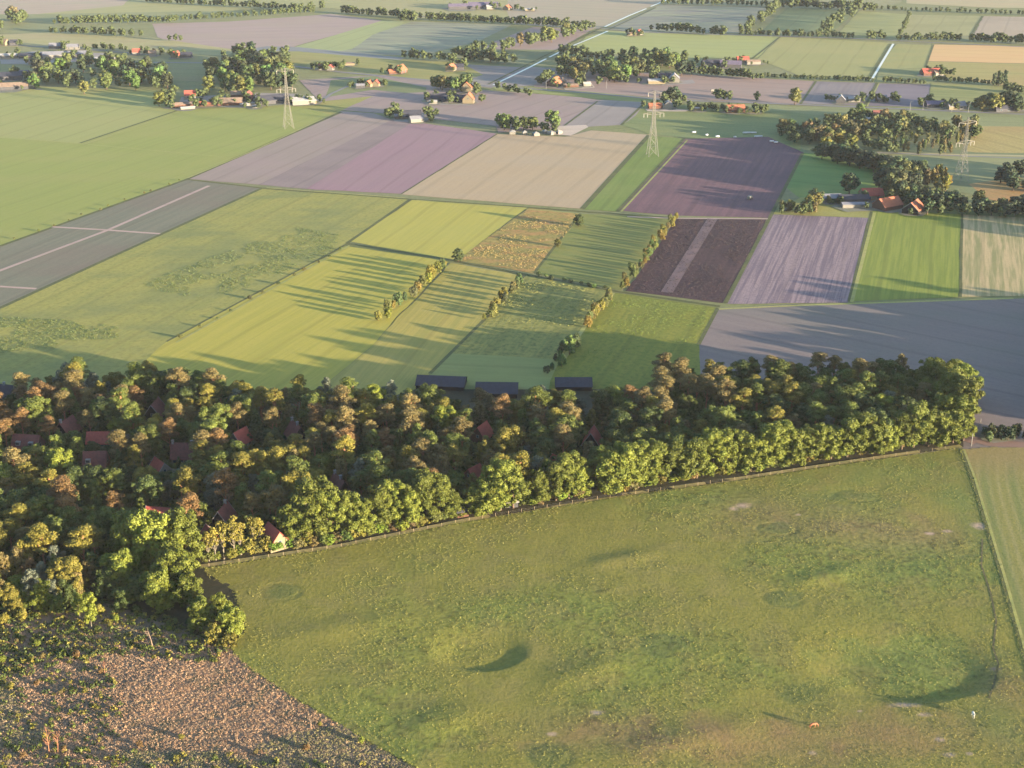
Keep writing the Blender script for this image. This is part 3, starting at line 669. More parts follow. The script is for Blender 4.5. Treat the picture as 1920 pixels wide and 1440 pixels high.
        V, Q, T = leaf_cloud(lobes, 2.8, .36, r, core=.75); th, tr, bark = 7.0, .22, BARK
    elif kind == 'shrub':                   # 3.4 m bush
        n = 12
        for i in range(n):
            z = .5 + 2.1 * (i + .5) / n; R = 1.5 * r.uniform(.3, 1.0) * (1.1 - .5 * i / n); a = i * 2.4; s = r.uniform(.5, .95)
            lobes.append((R * math.cos(a), R * math.sin(a), z, s, s, s * .8))
        V, Q, T = leaf_cloud(lobes, 12, .15, r, core=.7, tilt=.7); th, tr, bark = 1.8, .1, BARK
    crown = fast_mesh('crown', V, Q, [LEAF], None, T)
    step = max(1, len(lobes) // 7)
    limbs = [l[:3] for l in lobes[::step]] if kind not in ('spruce', 'shrub') else []
    trunk = trunk_mesh('trunk', th, tr, limbs, bark, r, 0.0, .35 if kind != 'pine' else .5)
    joined = None
    if kind in ('far', 'far_slim', 'shrub'):      # one mesh is enough for a tree a few pixels tall
        tv = np.array([v.co[:] for v in trunk.vertices]); nV = len(V)
        tq = []; tt = []
        for p in trunk.polygons:
            vs = list(p.vertices)
            if len(vs) == 4: tq.append([nV + i for i in vs])
            else:
                for k in range(1, len(vs) - 1): tt.append([nV + vs[0], nV + vs[k], nV + vs[k + 1]])
        Q2 = np.concatenate([Q, np.array(tq)]); T2 = np.concatenate([T, np.array(tt)])
        mi = [0] * len(Q) + [1] * len(tq) + [0] * len(T) + [1] * len(tt)
        joined = fast_mesh('tree', np.concatenate([V, tv]), Q2, [LEAF, bark], mi, T2)
    return dict(crown=crown, trunk=trunk, joined=joined)
NVAR = dict(oak=5, bushy_oak=4, pine=5, birch=4, spruce=2, pollard=3, far=5, far_slim=3, shrub=4)
NOM = dict(oak=16, bushy_oak=11.8, pine=16.3, birch=13, spruce=12, pollard=11, far=11.5, far_slim=12, shrub=3.2)
NAME = dict(oak='oak_tree', bushy_oak='bushy_tree', pine='pine_tree', birch='birch_tree', spruce='spruce_tree', pollard='pollard_tree', far='field_tree', far_slim='poplar_tree', shrub='shrub')
CAT = dict(oak='oak tree', bushy_oak='tree', pine='pine tree', birch='birch tree', spruce='spruce tree', pollard='tree', far='tree', far_slim='poplar tree', shrub='shrub')
for k, n in NVAR.items(): PROTO[k] = [make_proto(k, 100 + 13 * i + sum(map(ord, k))) for i in range(n)]

def leafcol(c, k=4.0): return tuple(v / k for v in lin(c))
def tree(kind, x, y, h, color, label, group=None, parts=True, z=0.0, sx=1.0):
    p = PROTO[kind][random.randrange(NVAR[kind])]
    s = h / NOM[kind]; rz = random.uniform(0, 6.283)
    if parts:
        root = bpy.data.objects.new(NAME[kind], None); link(root); root.empty_display_size = 1.0
        root.location = (x, y, z); root.rotation_euler = (0, 0, rz); root.scale = (s * sx, s * sx, s)
        c = link(bpy.data.objects.new('crown', p['crown']), root); c.color = (*color, 1)
        link(bpy.data.objects.new('trunk', p['trunk']), root)
        o = root
    else:
        o = link(bpy.data.objects.new(NAME[kind], p['joined'] or p['crown'])); o.color = (*color, 1)
        o.location = (x, y, z); o.rotation_euler = (0, 0, rz); o.scale = (s * sx, s * sx, s)
    props(o, label, CAT[kind], group); return o
def ordn(n):
    return f"{n}{'th' if 10 <= n % 100 <= 20 else {1:'st',2:'nd',3:'rd'}.get(n % 10,'th')}"

# leaf colours, as real leaf albedo
C_OAKROW = leafcol((150, 162, 66)); C_GREEN = leafcol((134, 148, 70)); C_DKGREEN = leafcol((106, 124, 68))
C_YEL = leafcol((172, 162, 74)); C_RUST = leafcol((170, 134, 90)); C_TAN = leafcol((168, 150, 98)); C_FAR = leafcol((112, 128, 82)); C_FARDK = leafcol((84, 104, 76))
C_LIME = leafcol((160, 172, 66)); C_GREY = leafcol((150, 158, 140))

# ---- the row of oaks along the pasture's edge: base px, base py, height px
EDGE = [ # kind, x, base y, height px
 ('bushy_oak',295,1072,118),('oak',345,1064,112),('bushy_oak',250,1062,100),('bushy_oak',330,1108,90),('bushy_oak',232,1108,80),('bushy_oak',300,1140,74),('bushy_oak',378,1180,60),('bushy_oak',436,1192,60),('shrub',404,1204,34),('shrub',430,1212,28),('bushy_oak',355,1135,62),('bushy_oak',414,1160,48),
 ('pollard',392,1052,60),('pollard',405,1050,66),('pollard',420,1048,74),('pollard',440,1044,80),('pollard',452,1040,66),('shrub',468,1036,28),('pollard',476,1032,66),('pollard',490,1028,60),('shrub',497,1032,30),('shrub',512,1030,24),
 ('oak',540,1018,70),('bushy_oak',560,1016,76),('oak',592,1012,120),('shrub',575,1020,30),('oak',615,1008,96),('oak',655,1002,86),('bushy_oak',678,1000,66),('oak',712,990,84),('oak',735,984,86),('oak',770,984,72),('oak',800,976,96),('oak',824,972,84),('bushy_oak',848,968,50),
 ('bushy_oak',893,964,56),('bushy_oak',915,962,66),('oak',938,956,96),('oak',962,952,86),('oak',1008,944,66),('oak',1042,938,80),('oak',1066,934,86),('bushy_oak',1082,930,62),
 ('bushy_oak',1142,922,84),('oak',1168,918,88),('oak',1196,914,88),('oak',1222,908,82),('oak',1256,902,76),('bushy_oak',1280,900,72),('oak',1306,896,80),('oak',1336,890,86),('oak',1362,886,82),('oak',1392,882,76),('bushy_oak',1412,880,64),('oak',1440,876,86),('oak',1462,872,84),('bushy_oak',1488,870,68),
 ('oak',1516,864,66),('oak',1536,862,68),('bushy_oak',1558,860,62),('oak',1588,856,76),('oak',1612,852,80),('bushy_oak',1636,850,66),('bushy_oak',1660,846,58),('oak',1690,842,72),('oak',1712,838,86),('oak',1740,836,70),('bushy_oak',1762,834,62),('bushy_oak',1786,830,60),('oak',1796,818,78)]
random.seed(3)
_e = [(385,1052),(640,1014),(880,966),(1095,930)]; _e2 = [(1128,924),(1400,884),(1700,838),(1795,826)]
_k = 0
SHR = []
for seg in (_e, _e2):
    for (ax, ay), (bx2, by2) in zip(seg[:-1], seg[1:]):
        n = int((bx2 - ax) / 15)
        for i in range(n):
            t = (i + random.uniform(.2, .8)) / n; SHR.append((ax + (bx2 - ax) * t, ay + (by2 - ay) * t + random.uniform(-4, 1)))
placed = []
nrow = 0
for kind, px, py, hp in EDGE:
    x, y = G(px, py); s = F_PX / (y * CT + H * ST); h = hp / s / CT * 0.98
    nrow += 1
    col = {'shrub': C_YEL, 'pollard': C_YEL}.get(kind, C_OAKROW)
    j = random.uniform(.72, 1.12); col = tuple(v * j for v in col)
    nm = {'oak': 'tall sunlit oak', 'bushy_oak': 'round leafy oak', 'pollard': 'slender bare-stemmed tree', 'shrub': 'low sunlit shrub'}[kind]
    nn = sum(1 for p in placed if p[0] == kind) + 1
    lab = f"{nm} edging the pasture, {ordn(nn)} from the heath corner"
    tree(kind, x, y, h, col, lab, 'trees along the pasture edge of the wood')
    placed.append((kind, x, y, h))

for i, (px, py) in enumerate(SHR):
    if 470 < px < 535 and i % 2: continue
    x, y = G(px, py); c = random.choice([C_GREEN, C_YEL, C_OAKROW, C_LIME, C_TAN]); c = tuple(v * random.uniform(.7, 1.05) for v in c)
    tree('shrub', x, y, random.uniform(2.2, 4.6), c, f"shrub filling the foot of the oak row, {ordn(i+1)} from the heath corner", 'shrubs under the oak row', parts=False, sx=1.25)
# ---- the big oaks closing the wood at its road end
CORNER = [(1800,800,100),(1786,782,96),(1800,762,84),(1782,748,78),(1764,762,88),(1742,746,80),(1756,792,80),(1730,776,70),(1720,752,66),(1798,784,70),(1806,826,60),(1770,812,78),(1745,812,62),(1802,742,60)]
for i, (px, py, hp) in enumerate(sorted(CORNER)):
    x, y = G(px, py); s = F_PX / (y * CT + H * ST)
    tree('oak' if i % 3 else 'bushy_oak', x, y, hp / s, tuple(v * random.uniform(.85, 1.0) for v in C_OAKROW),
         f"big domed oak closing the wood's road end, {ordn(i+1)} out from its west" , 'oaks at the road end of the wood')
    placed.append(('oak', x, y, hp / s))

# ------------------------------------------------------------------ buildings
ROOF_RED = simple('red_tile_roof', (204, 104, 88), 0.85, (178, 88, 78), 1.2, k=2.6)
ROOF_BROWN = simple('brown_tile_roof', (150, 92, 86), 0.85, (124, 80, 76), 1.2, k=2.6)
ROOF_ORANGE = simple('orange_tile_roof', (226, 140, 106), 0.85, (206, 124, 96), 1.0, k=3.6)
ROOF_NAVY = simple('dark_slate_roof', (86, 88, 104), 0.8, (74, 76, 90), 0.6, k=3.6)
ROOF_GREY = simple('grey_sheet_roof', (176, 176, 186), 0.7, (156, 158, 170), 0.5, k=3.6)
ROOF_WHITE = simple('white_sheet_roof', (226, 222, 218), 0.7, (206, 204, 204), 0.5, k=3.6)
ROOF_TAN = simple('weathered_roof', (186, 160, 140), 0.9, (160, 138, 124), 0.6, k=3.6)
ROOF_PURPLE = simple('purple_slate_roof', (150, 138, 166), 0.8, (130, 120, 148), 0.5, k=3.6)
WALL_BRICK = simple('brick_wall', (186, 134, 112), 0.9, (166, 118, 100), 1.5, k=7.0)
WALL_WHITE = simple('white_render', (236, 232, 222), 0.9, (222, 216, 206), 0.8, k=7.0)
WALL_CREAM = simple('cream_render', (236, 216, 178), 0.9, (222, 204, 168), 0.8, k=7.0)
WALL_DARK = simple('tarred_boards', (66, 62, 66), 0.9, (54, 52, 56), 1.0, k=7.0)
WALL_GREY = simple('grey_boards', (150, 150, 158), 0.9, (134, 134, 142), 1.0, k=7.0)
TRIM = simple('white_trim', (240, 238, 234), 0.8, (228, 226, 222), 1.0, k=6.0)
GLASS, _g, _gb = new_mat('window_glass'); _gb.inputs['Base Color'].default_value = (.03, .04, .05, 1); _gb.inputs['Roughness'].default_value = .1
_gb.inputs['Specular IOR Level'].default_value = .5
DOORM = simple('door_paint', (96, 110, 100), 0.7)
BR, BC, BW, BD, BG = WALL_BRICK, WALL_CREAM, WALL_WHITE, WALL_DARK, WALL_GREY
RR, RB, RO, RN, RG, RW, RT, RP = ROOF_RED, ROOF_BROWN, ROOF_ORANGE, ROOF_NAVY, ROOF_GREY, ROOF_WHITE, ROOF_TAN, ROOF_PURPLE

def building(name, px, py, L, W, hw, hr, rot, roof, wall, label, cat='house', chim=(), dorm=0, barge=False, win=2, detail=True, z=0.0, group=None):
    """ridge along local x (L), depth W; rot = degrees, 0 = ridge runs across the picture"""
    x, y = G(px, py)
    root = link(bpy.data.objects.new(name, None)); root.location = (x, y, z); root.rotation_euler = (0, 0, math.radians(rot))
    props(root, label, cat, group)
    l, w = L / 2, W / 2
    m = MB()   # walls with gables
    m.add([(-l,-w,-.5),(l,-w,-.5),(l,w,-.5),(-l,w,-.5),(-l,-w,hw),(l,-w,hw),(l,w,hw),(-l,w,hw),(-l,0,hw+hr),(l,0,hw+hr)],
          [(0,1,5,4),(2,3,7,6),(1,2,6,9,5),(3,0,4,8,7)])
    m.build('wall', wall, root)
    ov = 0.35 if detail else 0.25; t = 0.16; sl = hr / w
    r = MB()
    for sgn in (-1, 1):
        y0, z0 = sgn * (w + ov), hw - ov * sl + 0.06; y1, z1 = 0, hw + hr + 0.06
        a = [(-l-ov, y0, z0), (l+ov, y0, z0), (l+ov, y1, z1), (-l-ov, y1, z1)]
        b = [(p[0], p[1], p[2] + t) for p in a]
        r.add(a + b, [(0,3,2,1),(4,5,6,7),(0,1,5,4),(1,2,6,5),(3,0,4,7)] if sgn < 0 else [(0,1,2,3),(7,6,5,4),(4,5,1,0),(5,6,2,1),(7,4,0,3)])
    ro = r.build('roof', roof, root)
    for cx in chim:
        c = MB(); c.box(cx-.4, cx+.4, -.4, .4, hw+hr-.9, hw+hr+1.0); c.box(cx-.5, cx+.5, -.5, .5, hw+hr+1.0, hw+hr+1.18)
        c.build('chimney', TRIM, ro)
    if barge:
        for e in (-1, 1):
            b = MB(); xx = e * (l + ov + .04)
            for sgn in (-1, 1):
                y0, z0 = sgn * (w + ov), hw - ov * sl + .02; y1, z1 = 0, hw + hr + .02
                b.add([(xx-.06,y0,z0-.16),(xx+.06,y0,z0-.16),(xx+.06,y0,z0+.34),(xx-.06,y0,z0+.34),(xx-.06,y1,z1-.16),(xx+.06,y1,z1-.16),(xx+.06,y1,z1+.34),(xx-.06,y1,z1+.34)],
                      [(0,1,2,3),(7,6,5,4),(0,4,5,1),(1,5,6,2),(2,6,7,3),(3,7,4,0)])
            b.build('bargeboard', TRIM, ro)
    for k in range(dorm):
        dx = (-l * .55 if dorm == 1 else (-l * .5 + k * l)); dw, dh = 0.9, 1.3; zc = hw + hr * .28
        yb = -(w - (zc - hw) / sl)
        d = MB(); d.box(dx-dw, dx+dw, yb - .5, yb + dh / sl * .9, zc - .1, zc + dh); d.build('dormer', TRIM, root)
        g = MB(); g.box(dx-dw*.7, dx+dw*.7, yb - .54, yb - .51, zc + .2, zc + dh - .25); g.build('window', GLASS, root)
    if win:
        for k in range(win):
            wx = -l + L * (k + .7) / (win + .4); ww = min(.7, L * .09)
            f = MB(); f.box(wx-ww-.12, wx+ww+.12, -w-.06, -w-.01, hw*.28, hw*.86); fo = f.build('window', TRIM, root)
            g = MB(); g.box(wx-ww, wx+ww, -w-.09, -w-.065, hw*.33, hw*.81); g.build('pane', GLASS, fo)
        if hr > 2.2:
            for e in (-1, 1):
                g = MB(); g.box(e*(l+.01) - (.05 if e < 0 else 0), e*(l+.01) + (.05 if e > 0 else 0), -.6, .6, hw + .1, hw + 1.3); fo = g.build('window', TRIM, root)
                g = MB(); g.box(e*(l+.065)-.012, e*(l+.065)+.012, -.45, .45, hw + .22, hw + 1.18); g.build('pane', GLASS, fo)
        d = MB(); dxx = l * .45; d.box(dxx-.5, dxx+.5, -w-.05, -w-.01, 0, min(2.1, hw*.85)); d.build('door', DOORM, root)
    return root

HOUSES = [  # in the wood: name px py L W hw hr rot roof wall label opts  (py = ground under the house)
 ('cottage',182,880,8.0,6.6,2.6,4.6,3,RB,BR,'cottage with a plain brown roof, one white dormer and a window front',dict(chim=(),dorm=1,win=4)),
 ('cottage',345,864,7.8,6.8,2.4,4.8,-2,RB,BC,'cottage with a brown roof between two white end chimneys',dict(chim=(-3.5,3.5),dorm=0,win=3)),
 ('cottage',188,836,8.4,6.2,2.4,3.4,0,RR,BD,'low orange-red roofed cottage half hidden behind a yellow tree',dict(win=2)),
 ('cottage',54,846,10,7,2.4,4.4,-8,RB,BR,'long dark-red roofed cottage beside the rust-coloured trees',dict(dorm=2,win=2)),
 ('cottage',293,784,8,7,2.4,4.8,84,RB,BD,'dark gabled cottage whose gable shows white boards in an A shape',dict(barge=True)),
 ('cottage',128,818,8,7,2.4,4.8,70,RB,BD,'cottage mostly hidden, its white chimney cap showing over shrubs',dict(chim=(-3.3,))),
 ('cottage',452,836,7,6.4,2.4,4.2,60,RR,BW,'small red-roofed cottage with a white gable end among pines',dict(barge=True)),
 ('cottage',302,890,7,6,2.2,3.6,-50,RR,BW,'cottage of which only a small red roof slope shows',dict(barge=True)),
 ('cottage',300,980,8,6.8,2.4,3.4,-10,RR,BW,'bright red-roofed cottage with white gable ends behind the big oak',dict(barge=True)),
 ('cottage',420,986,8,6.8,2.4,4.9,80,RB,BD,'dark cottage with a white-boarded A gable and a white window',dict(barge=True,chim=(2.6,))),
 ('cottage',396,1028,8,6.6,2.4,4.4,-62,RR,BC,'red-roofed cottage with a lit cream front behind slender trees',dict(barge=True)),
 ('cottage',516,1022,8.5,7,2.4,4.2,-56,RR,BC,'red-roofed cottage with a cream gable front by the pasture',dict(win=3)),
 ('cottage',557,826,8,6.8,2.4,4.8,-58,RB,BD,'brown-roofed cottage with a pair of white chimneys',dict(chim=(-3.6,1.4))),
 ('cottage',638,930,8,6.8,2.4,5.0,-58,RB,BD,'red-brown roofed cottage with two white caps in the dark hollow',dict(chim=(-3.6,1.2))),
 ('cottage',904,826,7,6.4,2.4,4.4,62,RR,BR,'little red roof showing beside the orange pines in mid wood',dict()),
 ('cottage',1110,838,7.4,6.6,2.4,4.8,78,RR,BD,'red-roofed cottage with a dark gable and white window in a clearing',dict(barge=True)),
 ('cottage',1052,892,9,7.6,2.4,4.6,-50,RR,BW,'big red-roofed cottage behind the last oaks before the gap',dict(barge=True)),
 ('cottage',889,900,6,5.4,2.2,3.2,50,RR,BR,'tiny pinkish hipped roof deep in the dark green trees',dict()),
 ('cottage',1086,922,5,4.6,2.4,2.2,-60,RT,BC,'cream cottage corner beside the gap in the oak row',dict()),
 ('carport',958,948,4.6,3,2.0,.5,8,RW,BG,'white carport under the oaks at the pasture edge',dict(win=0)),
 ('garden_shed',866,966,4,3,2.1,1.1,20,RN,BR,'dark-roofed garden shed in the gap of the oak row',dict(win=0)),
 ('garden_shed',836,966,3.4,2.6,2.1,.8,10,RW,BW,'white garden shed behind the leafy oak at the gap',dict(win=0)),
 ('garden_shed',690,994,3.4,2.6,2.1,.8,14,RW,BC,'cream garden shed between two oaks near the terrace cottage',dict(win=0)),
 ('garden_shed',1387,878,3.2,2.4,2.1,.8,14,RW,BG,'pale garden shed glimpsed through the oak row',dict(win=0)),
 ('barn',828,722,20,11,1.7,2.4,-6,RN,WALL_DARK,'dark-roofed barn at the field side of the wood, beside the hay field',dict(win=0)),
 ('barn',932,735,17,12,1.7,2.6,-2,RN,WALL_DARK,'dark-roofed barn standing between the other two field barns',dict(win=0)),
 ('barn',1075,724,15,10,1.7,2.2,0,RN,WALL_DARK,'dark-roofed barn by the deep green paddock',dict(win=0)),
 ('house',4,750,12,9,3,4,-14,ROOF_NAVY,BW,'blue-roofed house at the field side of the wood',dict(chim=(2,),win=2)),
]
HS = []
for nm, px, py, L, W, hw, hr, rot, rf, wl, lab, kw in HOUSES:
    building(nm, px, py, L, W, hw, hr, rot, rf, wl, lab, {'cottage':'cottage','carport':'carport','garden_shed':'shed','barn':'barn','house':'house'}[nm], **kw)
    HS.append((px, py, L, W, hw + hr, lab))

# ------------------------------------------------------------------ the wood
FOREST = [(-150,1120),(-150,772),(60,756),(130,734),(400,738),(436,766),(720,768),(780,782),(1230,782),(1240,728),(1700,722),(1720,734),(1730,800),(1700,836),(1400,876),(1120,912),(1095,916),(880,952),(640,1000),(540,1010),(385,1036),(250,1040),(200,1060),(160,1130),(60,1150)]
fw = [G(*p) for p in FOREST]
LAND = [  # landmarks for labels
 (182,850,'the white-dormer cottage'),(345,838,'the two-chimney cottage'),(420,955,'the A-gable cottage'),(552,800,'the twin-chimney cottage'),(638,905,'the hollow cottage'),
 (1110,815,'the clearing cottage'),(1050,858,'the big red-roofed cottage'),(932,715,'the middle field barn'),(1075,708,'the paddock barn'),(1780,740,'the domed corner oaks'),
 (1400,650,'the ploughed field'),(40,1150,'the heath'),(1450,870,'the oak row'),(905,800,'the little red roof'),(10,725,'the blue-roofed house')]
random.seed(11); rs = np.random.RandomState(11)
pts = []
xs = [p[0] for p in fw]; ys = [p[1] for p in fw]
def blocked(x, y, crown_r, h):
    """would this tree hide a house that the photograph shows, or stand in it?"""
    bx, by = P(x, y); s = F_PX / (y * CT + H * ST)
    for (hx, hy, L, W, hh, lab) in HS:
        X, Y = G(hx, hy)
        if (X - x) ** 2 + (Y - y) ** 2 < (L * .5 + crown_r * .6) ** 2: return True
        if y < Y + 2:
            top = by - h * s * CT; wpx = crown_r * s
            hs = F_PX / (Y * CT + H * ST)
            if bx + wpx > hx - L * .42 * hs and bx - wpx < hx + L * .42 * hs and top < hy - 2.6 * hs and by > hy - hh * hs: return True
    return False
tries = 0
while tries < 24000 and len(pts) < 820:
    tries += 1
    x = rs.uniform(min(xs), max(xs)); y = rs.uniform(min(ys), max(ys))
    if not inpoly(np.array([x]), np.array([y]), fw)[0]: continue
    px, py = P(x, y)
    t = rs.uniform()
    f = float(fbm(np.array([x / 30.]), np.array([y / 30.]), 91, 2)[0])
    right = px > 1180
    if right: kind = 'oak' if t < .34 else 'birch' if t < .55 else 'pine' if t < .82 else 'bushy_oak'
    else: kind = 'pine' if t < .36 + (f - .5) * .8 else 'oak' if t < .60 else 'birch' if t < .80 else 'bushy_oak' if t < .95 else 'spruce'
    h = {'oak': rs.uniform(11, 16), 'pine': rs.uniform(12, 18), 'birch': rs.uniform(8, 14), 'bushy_oak': rs.uniform(6, 10.5), 'spruce': rs.uniform(8, 13)}[kind]
    cr = {'oak': 5.6, 'pine': 3.4, 'birch': 2.9, 'bushy_oak': 5.6, 'spruce': 2.2}[kind] * h / NOM[kind] * 1.15
    dmin = 3.0 + cr * .62
    if any((x - q[0]) ** 2 + (y - q[1]) ** 2 < ((dmin + q[2]) * .50) ** 2 for q in pts): continue
    if any((x - q[1]) ** 2 + (y - q[2]) ** 2 < 4.6 ** 2 for q in placed): continue
    if blocked(x, y, cr, h): continue
    pts.append((x, y, dmin, kind, h, px, py, right))
cnt = {}
seen = {}
for (x, y, dm, kind, h, px, py, right) in pts:
    t = float(np.clip(fbm(np.array([x / 24.]), np.array([y / 24.]), 401, 2)[0] * 1.9 - .45 + random.uniform(-.22, .22), 0, .999))   # stands, not confetti
    if kind == 'pine':
        if right: col, cn = (C_TAN, 'tan-tinged') if t < .3 else (C_YEL, 'golden-tipped') if t < .45 else (C_GREEN, 'green')
        else: col, cn = (C_RUST, 'rust-orange') if t < .24 else (C_TAN, 'tan-tinged') if t < .50 else (C_YEL, 'golden-tipped') if t < .8 else (C_GREEN, 'green')
    elif kind in ('oak', 'bushy_oak'):
        col, cn = (C_GREEN, 'mid-green') if t < .5 else (C_DKGREEN, 'dark green') if t < .78 else (C_LIME if t < .9 else C_YEL, 'yellow-green')
    elif kind == 'birch':
        col, cn = (C_GREEN, 'soft green') if t < .4 else (C_TAN, 'tan-tinged') if t < .56 else (C_YEL, 'golden') if t < .8 else (C_GREY, 'silvery grey')
    else: col, cn = (C_DKGREEN, 'dark green')
    j = random.uniform(.85, 1.12); col = tuple(v * j for v in col)
    tx, ty = px, py - h * 3.5
    dd, ln, lx, ly = min(((lx - tx) ** 2 + ((ly - ty) * 1.6) ** 2, ln, lx, ly) for lx, ly, ln in LAND)
    if abs(tx - lx) > abs(ty - ly) * 1.6: dr = 'on its road-end side' if tx > lx else 'on its heath-end side'
    else: dr = 'beyond it' if ty < ly else 'in front of it'
    key = (kind, cn, ln, dr); seen[key] = seen.get(key, []) + [(dd, x, y, h, col)]
for (kind, cn, ln, dr), lst in seen.items():
    lst.sort()
    kn = {'oak': 'tall oak', 'bushy_oak': 'bushy round tree', 'pine': 'pine', 'birch': 'slim birch', 'spruce': 'pointed spruce'}[kind]
    for i, (dd, x, y, h, col) in enumerate(lst):
        lab = f"{cn} {kn}, {ordn(i+1)} from {ln}, {dr}"
        tree(kind, x, y, h, col, lab, 'trees of the wood', sx=1.12 if kind != 'pine' else 1.3)
# undergrowth filling the dark gaps between the trunks
def tuft_cloud(name, pos, size, color, mat, per=10, flat=.8, h=1.0, seed=1, squash=.7):
    r = np.random.RandomState(seed); n = len(pos)
    c = np.repeat(pos, per, 0); S = np.repeat(size, per)[:, None]
    d = r.normal(size=(n * per, 3)); d /= np.linalg.norm(d, axis=1)[:, None]; d[:, 2] = np.abs(d[:, 2])
    c = c + d * S * np.array([1, 1, squash]) * r.uniform(.5, 1.1, (n * per, 1))
    nn = d + r.normal(size=d.shape) * .6; nn /= np.linalg.norm(nn, axis=1)[:, None]
    a = np.cross(nn, r.normal(size=d.shape)); a /= np.linalg.norm(a, axis=1)[:, None]; b = np.cross(nn, a)
    s = S * (.42 if per < 20 else .26) * r.uniform(.6, 1.3, (n * per, 1)); a = a * s; b = b * s * flat
    V = np.stack([c - a - b * .6, c + a * .7 - b, c + a + b * .7, c - a * .6 + b], 1).reshape(-1, 3)
    me = fast_mesh(name, V, np.arange(len(V)).reshape(-1, 4), [mat])
    o = link(bpy.data.objects.new(name, me)); o.color = (*color, 1); return o
def scatter(poly, n, seed):
    r = np.random.RandomState(seed); w = np.array([G(*p) for p in poly]); lo = w.min(0); hi = w.max(0); out = []
    while len(out) < n:
        q = r.uniform(lo, hi, (n * 2, 2)); k = inpoly(q[:, 0], q[:, 1], [tuple(p) for p in w]); out += list(map(tuple, q[k]))
    return np.array(out[:n])
UND = scatter(FOREST, 9000, 5)
_z = np.random.RandomState(2).uniform(0, .6, len(UND))
_o = tuft_cloud('undergrowth', np.column_stack([UND, _z]), np.random.RandomState(3).uniform(.7, 2.3, len(UND)), C_GREEN, LEAF, 12, seed=9)
props(_o, 'dark leafy undergrowth covering the floor of the wood', 'undergrowth', kind='stuff')
# ------------------------------------------------------------------ trees and hedges among the fields
random.seed(21)
FT = []      # candidate field trees: dicts
def add_ft(kind, px, py, h, col, lab, grp): 
    x, y = G(px, py); FT.append(dict(kind=kind, x=x, y=y, h=h, col=col, lab=lab, grp=grp, s=h * F_PX / (y * CT + H * ST)))
def frow(p0, p1, n, h, what, end, kind='far', col=C_FAR, jit=3.0, wide=0.0, cols=None):
    """a row from p0 (the named end) to p1"""
    a = np.array(G(*p0)); b = np.array(G(*p1)); d = (b - a); nrm = np.array((-d[1], d[0])) / np.linalg.norm(d)
    word = {'far': 'tree', 'far_slim': 'slim tree', 'shrub': 'shrub'}[kind]
    for i in range(n):
        t = (i + random.uniform(.2, .8)) / n; q = a + d * t + nrm * random.uniform(-jit - wide, jit + wide) * .5
        c = random.choice(cols) if cols else col; c = tuple(v * random.uniform(.82, 1.15) for v in c)
        px, py = P(*q); hh = h * random.uniform(.72, 1.25)
        add_ft(kind, px, py, hh, c, f"{ordn(i+1)} {word} from {end} in {what}", what)
def fwood(poly, n, h, what, frm, kind='far', cols=(C_FAR, C_FARDK), mind=3.0, seed=1):
    """a copse: numbered outwards from a landmark (frm = (px, py, name))"""
    r = np.random.RandomState(seed); w = [G(*p) for p in poly]; lo = np.min(w, 0); hi = np.max(w, 0); out = []
    for _ in range(n * 60):
        if len(out) >= n: break
        q = r.uniform(lo, hi)
        if inpoly(q[:1], q[1:], w)[0] and all((q[0]-o[0])**2 + (q[1]-o[1])**2 > mind**2 for o in out): out.append(q)
    fx, fy = G(frm[0], frm[1]); out.sort(key=lambda q: (q[0]-fx)**2 + (q[1]-fy)**2)
    word = {'far': 'tree', 'far_slim': 'slim tree', 'shrub': 'shrub'}[kind]
    for i, q in enumerate(out):
        px, py = P(*q); c = tuple(v * random.uniform(.82, 1.15) for v in random.choice(cols))
        add_ft(kind, px, py, h * random.uniform(.75, 1.2), c, f"{ordn(i+1)} {word} from {frm[2]} in {what}", what)
C_FLIT = leafcol((146, 148, 86)); C_FTAN = leafcol((156, 144, 98)); C_FGRN = leafcol((130, 156, 88))
M1 = (C_FAR, C_FARDK, C_FGRN); M2 = (C_FLIT, C_FAR, C_FTAN)
frow((640,26),(790,36),24,10,'the dense far belt by the pink field','its dark end',wide=6,cols=(C_FARDK,C_FAR))
frow((800,38),(1115,54),52,10,'the tree line running to the canal bridge','the spruce clump',wide=1,cols=M1)
frow((748,40),(778,42),5,12,'the pale clump at the belt end','the belt',col=C_FLIT)
frow((270,4),(560,20),40,9,'the far line behind the tan field','the field gate',wide=2,cols=M1)
frow((560,22),(610,18),4,10,'the loose far trees','the tan field',cols=M1)
frow((100,46),(330,42),34,9,'the pale hedge before the teal field','the farm copse',wide=4,cols=M2)
frow((330,40),(590,24),34,8,'the pale hedge along the pink field','the hedge corner',wide=3,cols=M2)
frow((1108,60),(850,112),34,12,'the slanting double avenue by the canal','its far end',wide=16,cols=(C_FLIT,C_FAR,C_FTAN))
frow((750,110),(858,116),10,10,'the row ending at the avenue','the striped field',cols=M1)
frow((868,112),(962,120),13,11,'the dark row at the avenue foot','the avenue',wide=8,cols=(C_FARDK,C_FAR))
fwood([(-60,66),(-60,30),(50,34),(58,62)],22,14,'the copse at the village edge',(60,60,'the yellow bush'),cols=(C_FAR,C_FTAN),mind=5,seed=3)
frow((92,62),(265,70),20,9,'the broken row above the village','the teal field end',cols=M1,wide=2)
frow((308,76),(350,78),3,7,'the three dark field trees','the village',cols=(C_FARDK,))
frow((170,92),(240,96),8,7,'the garden hedge of the village','the grey sheds',cols=M1,wide=3)
frow((262,96),(320,104),6,6,'the gardens by the twin cottages','the twin cottages',cols=M1,wide=3)
frow((1220,57),(1362,68),16,10,'the dark row before the purple field','the canal end',cols=(C_FARDK,C_FAR),wide=2)
frow((1386,66),(1600,72),30,8,'the hedge under the teal paddock','the small poplars',cols=M1,wide=3)
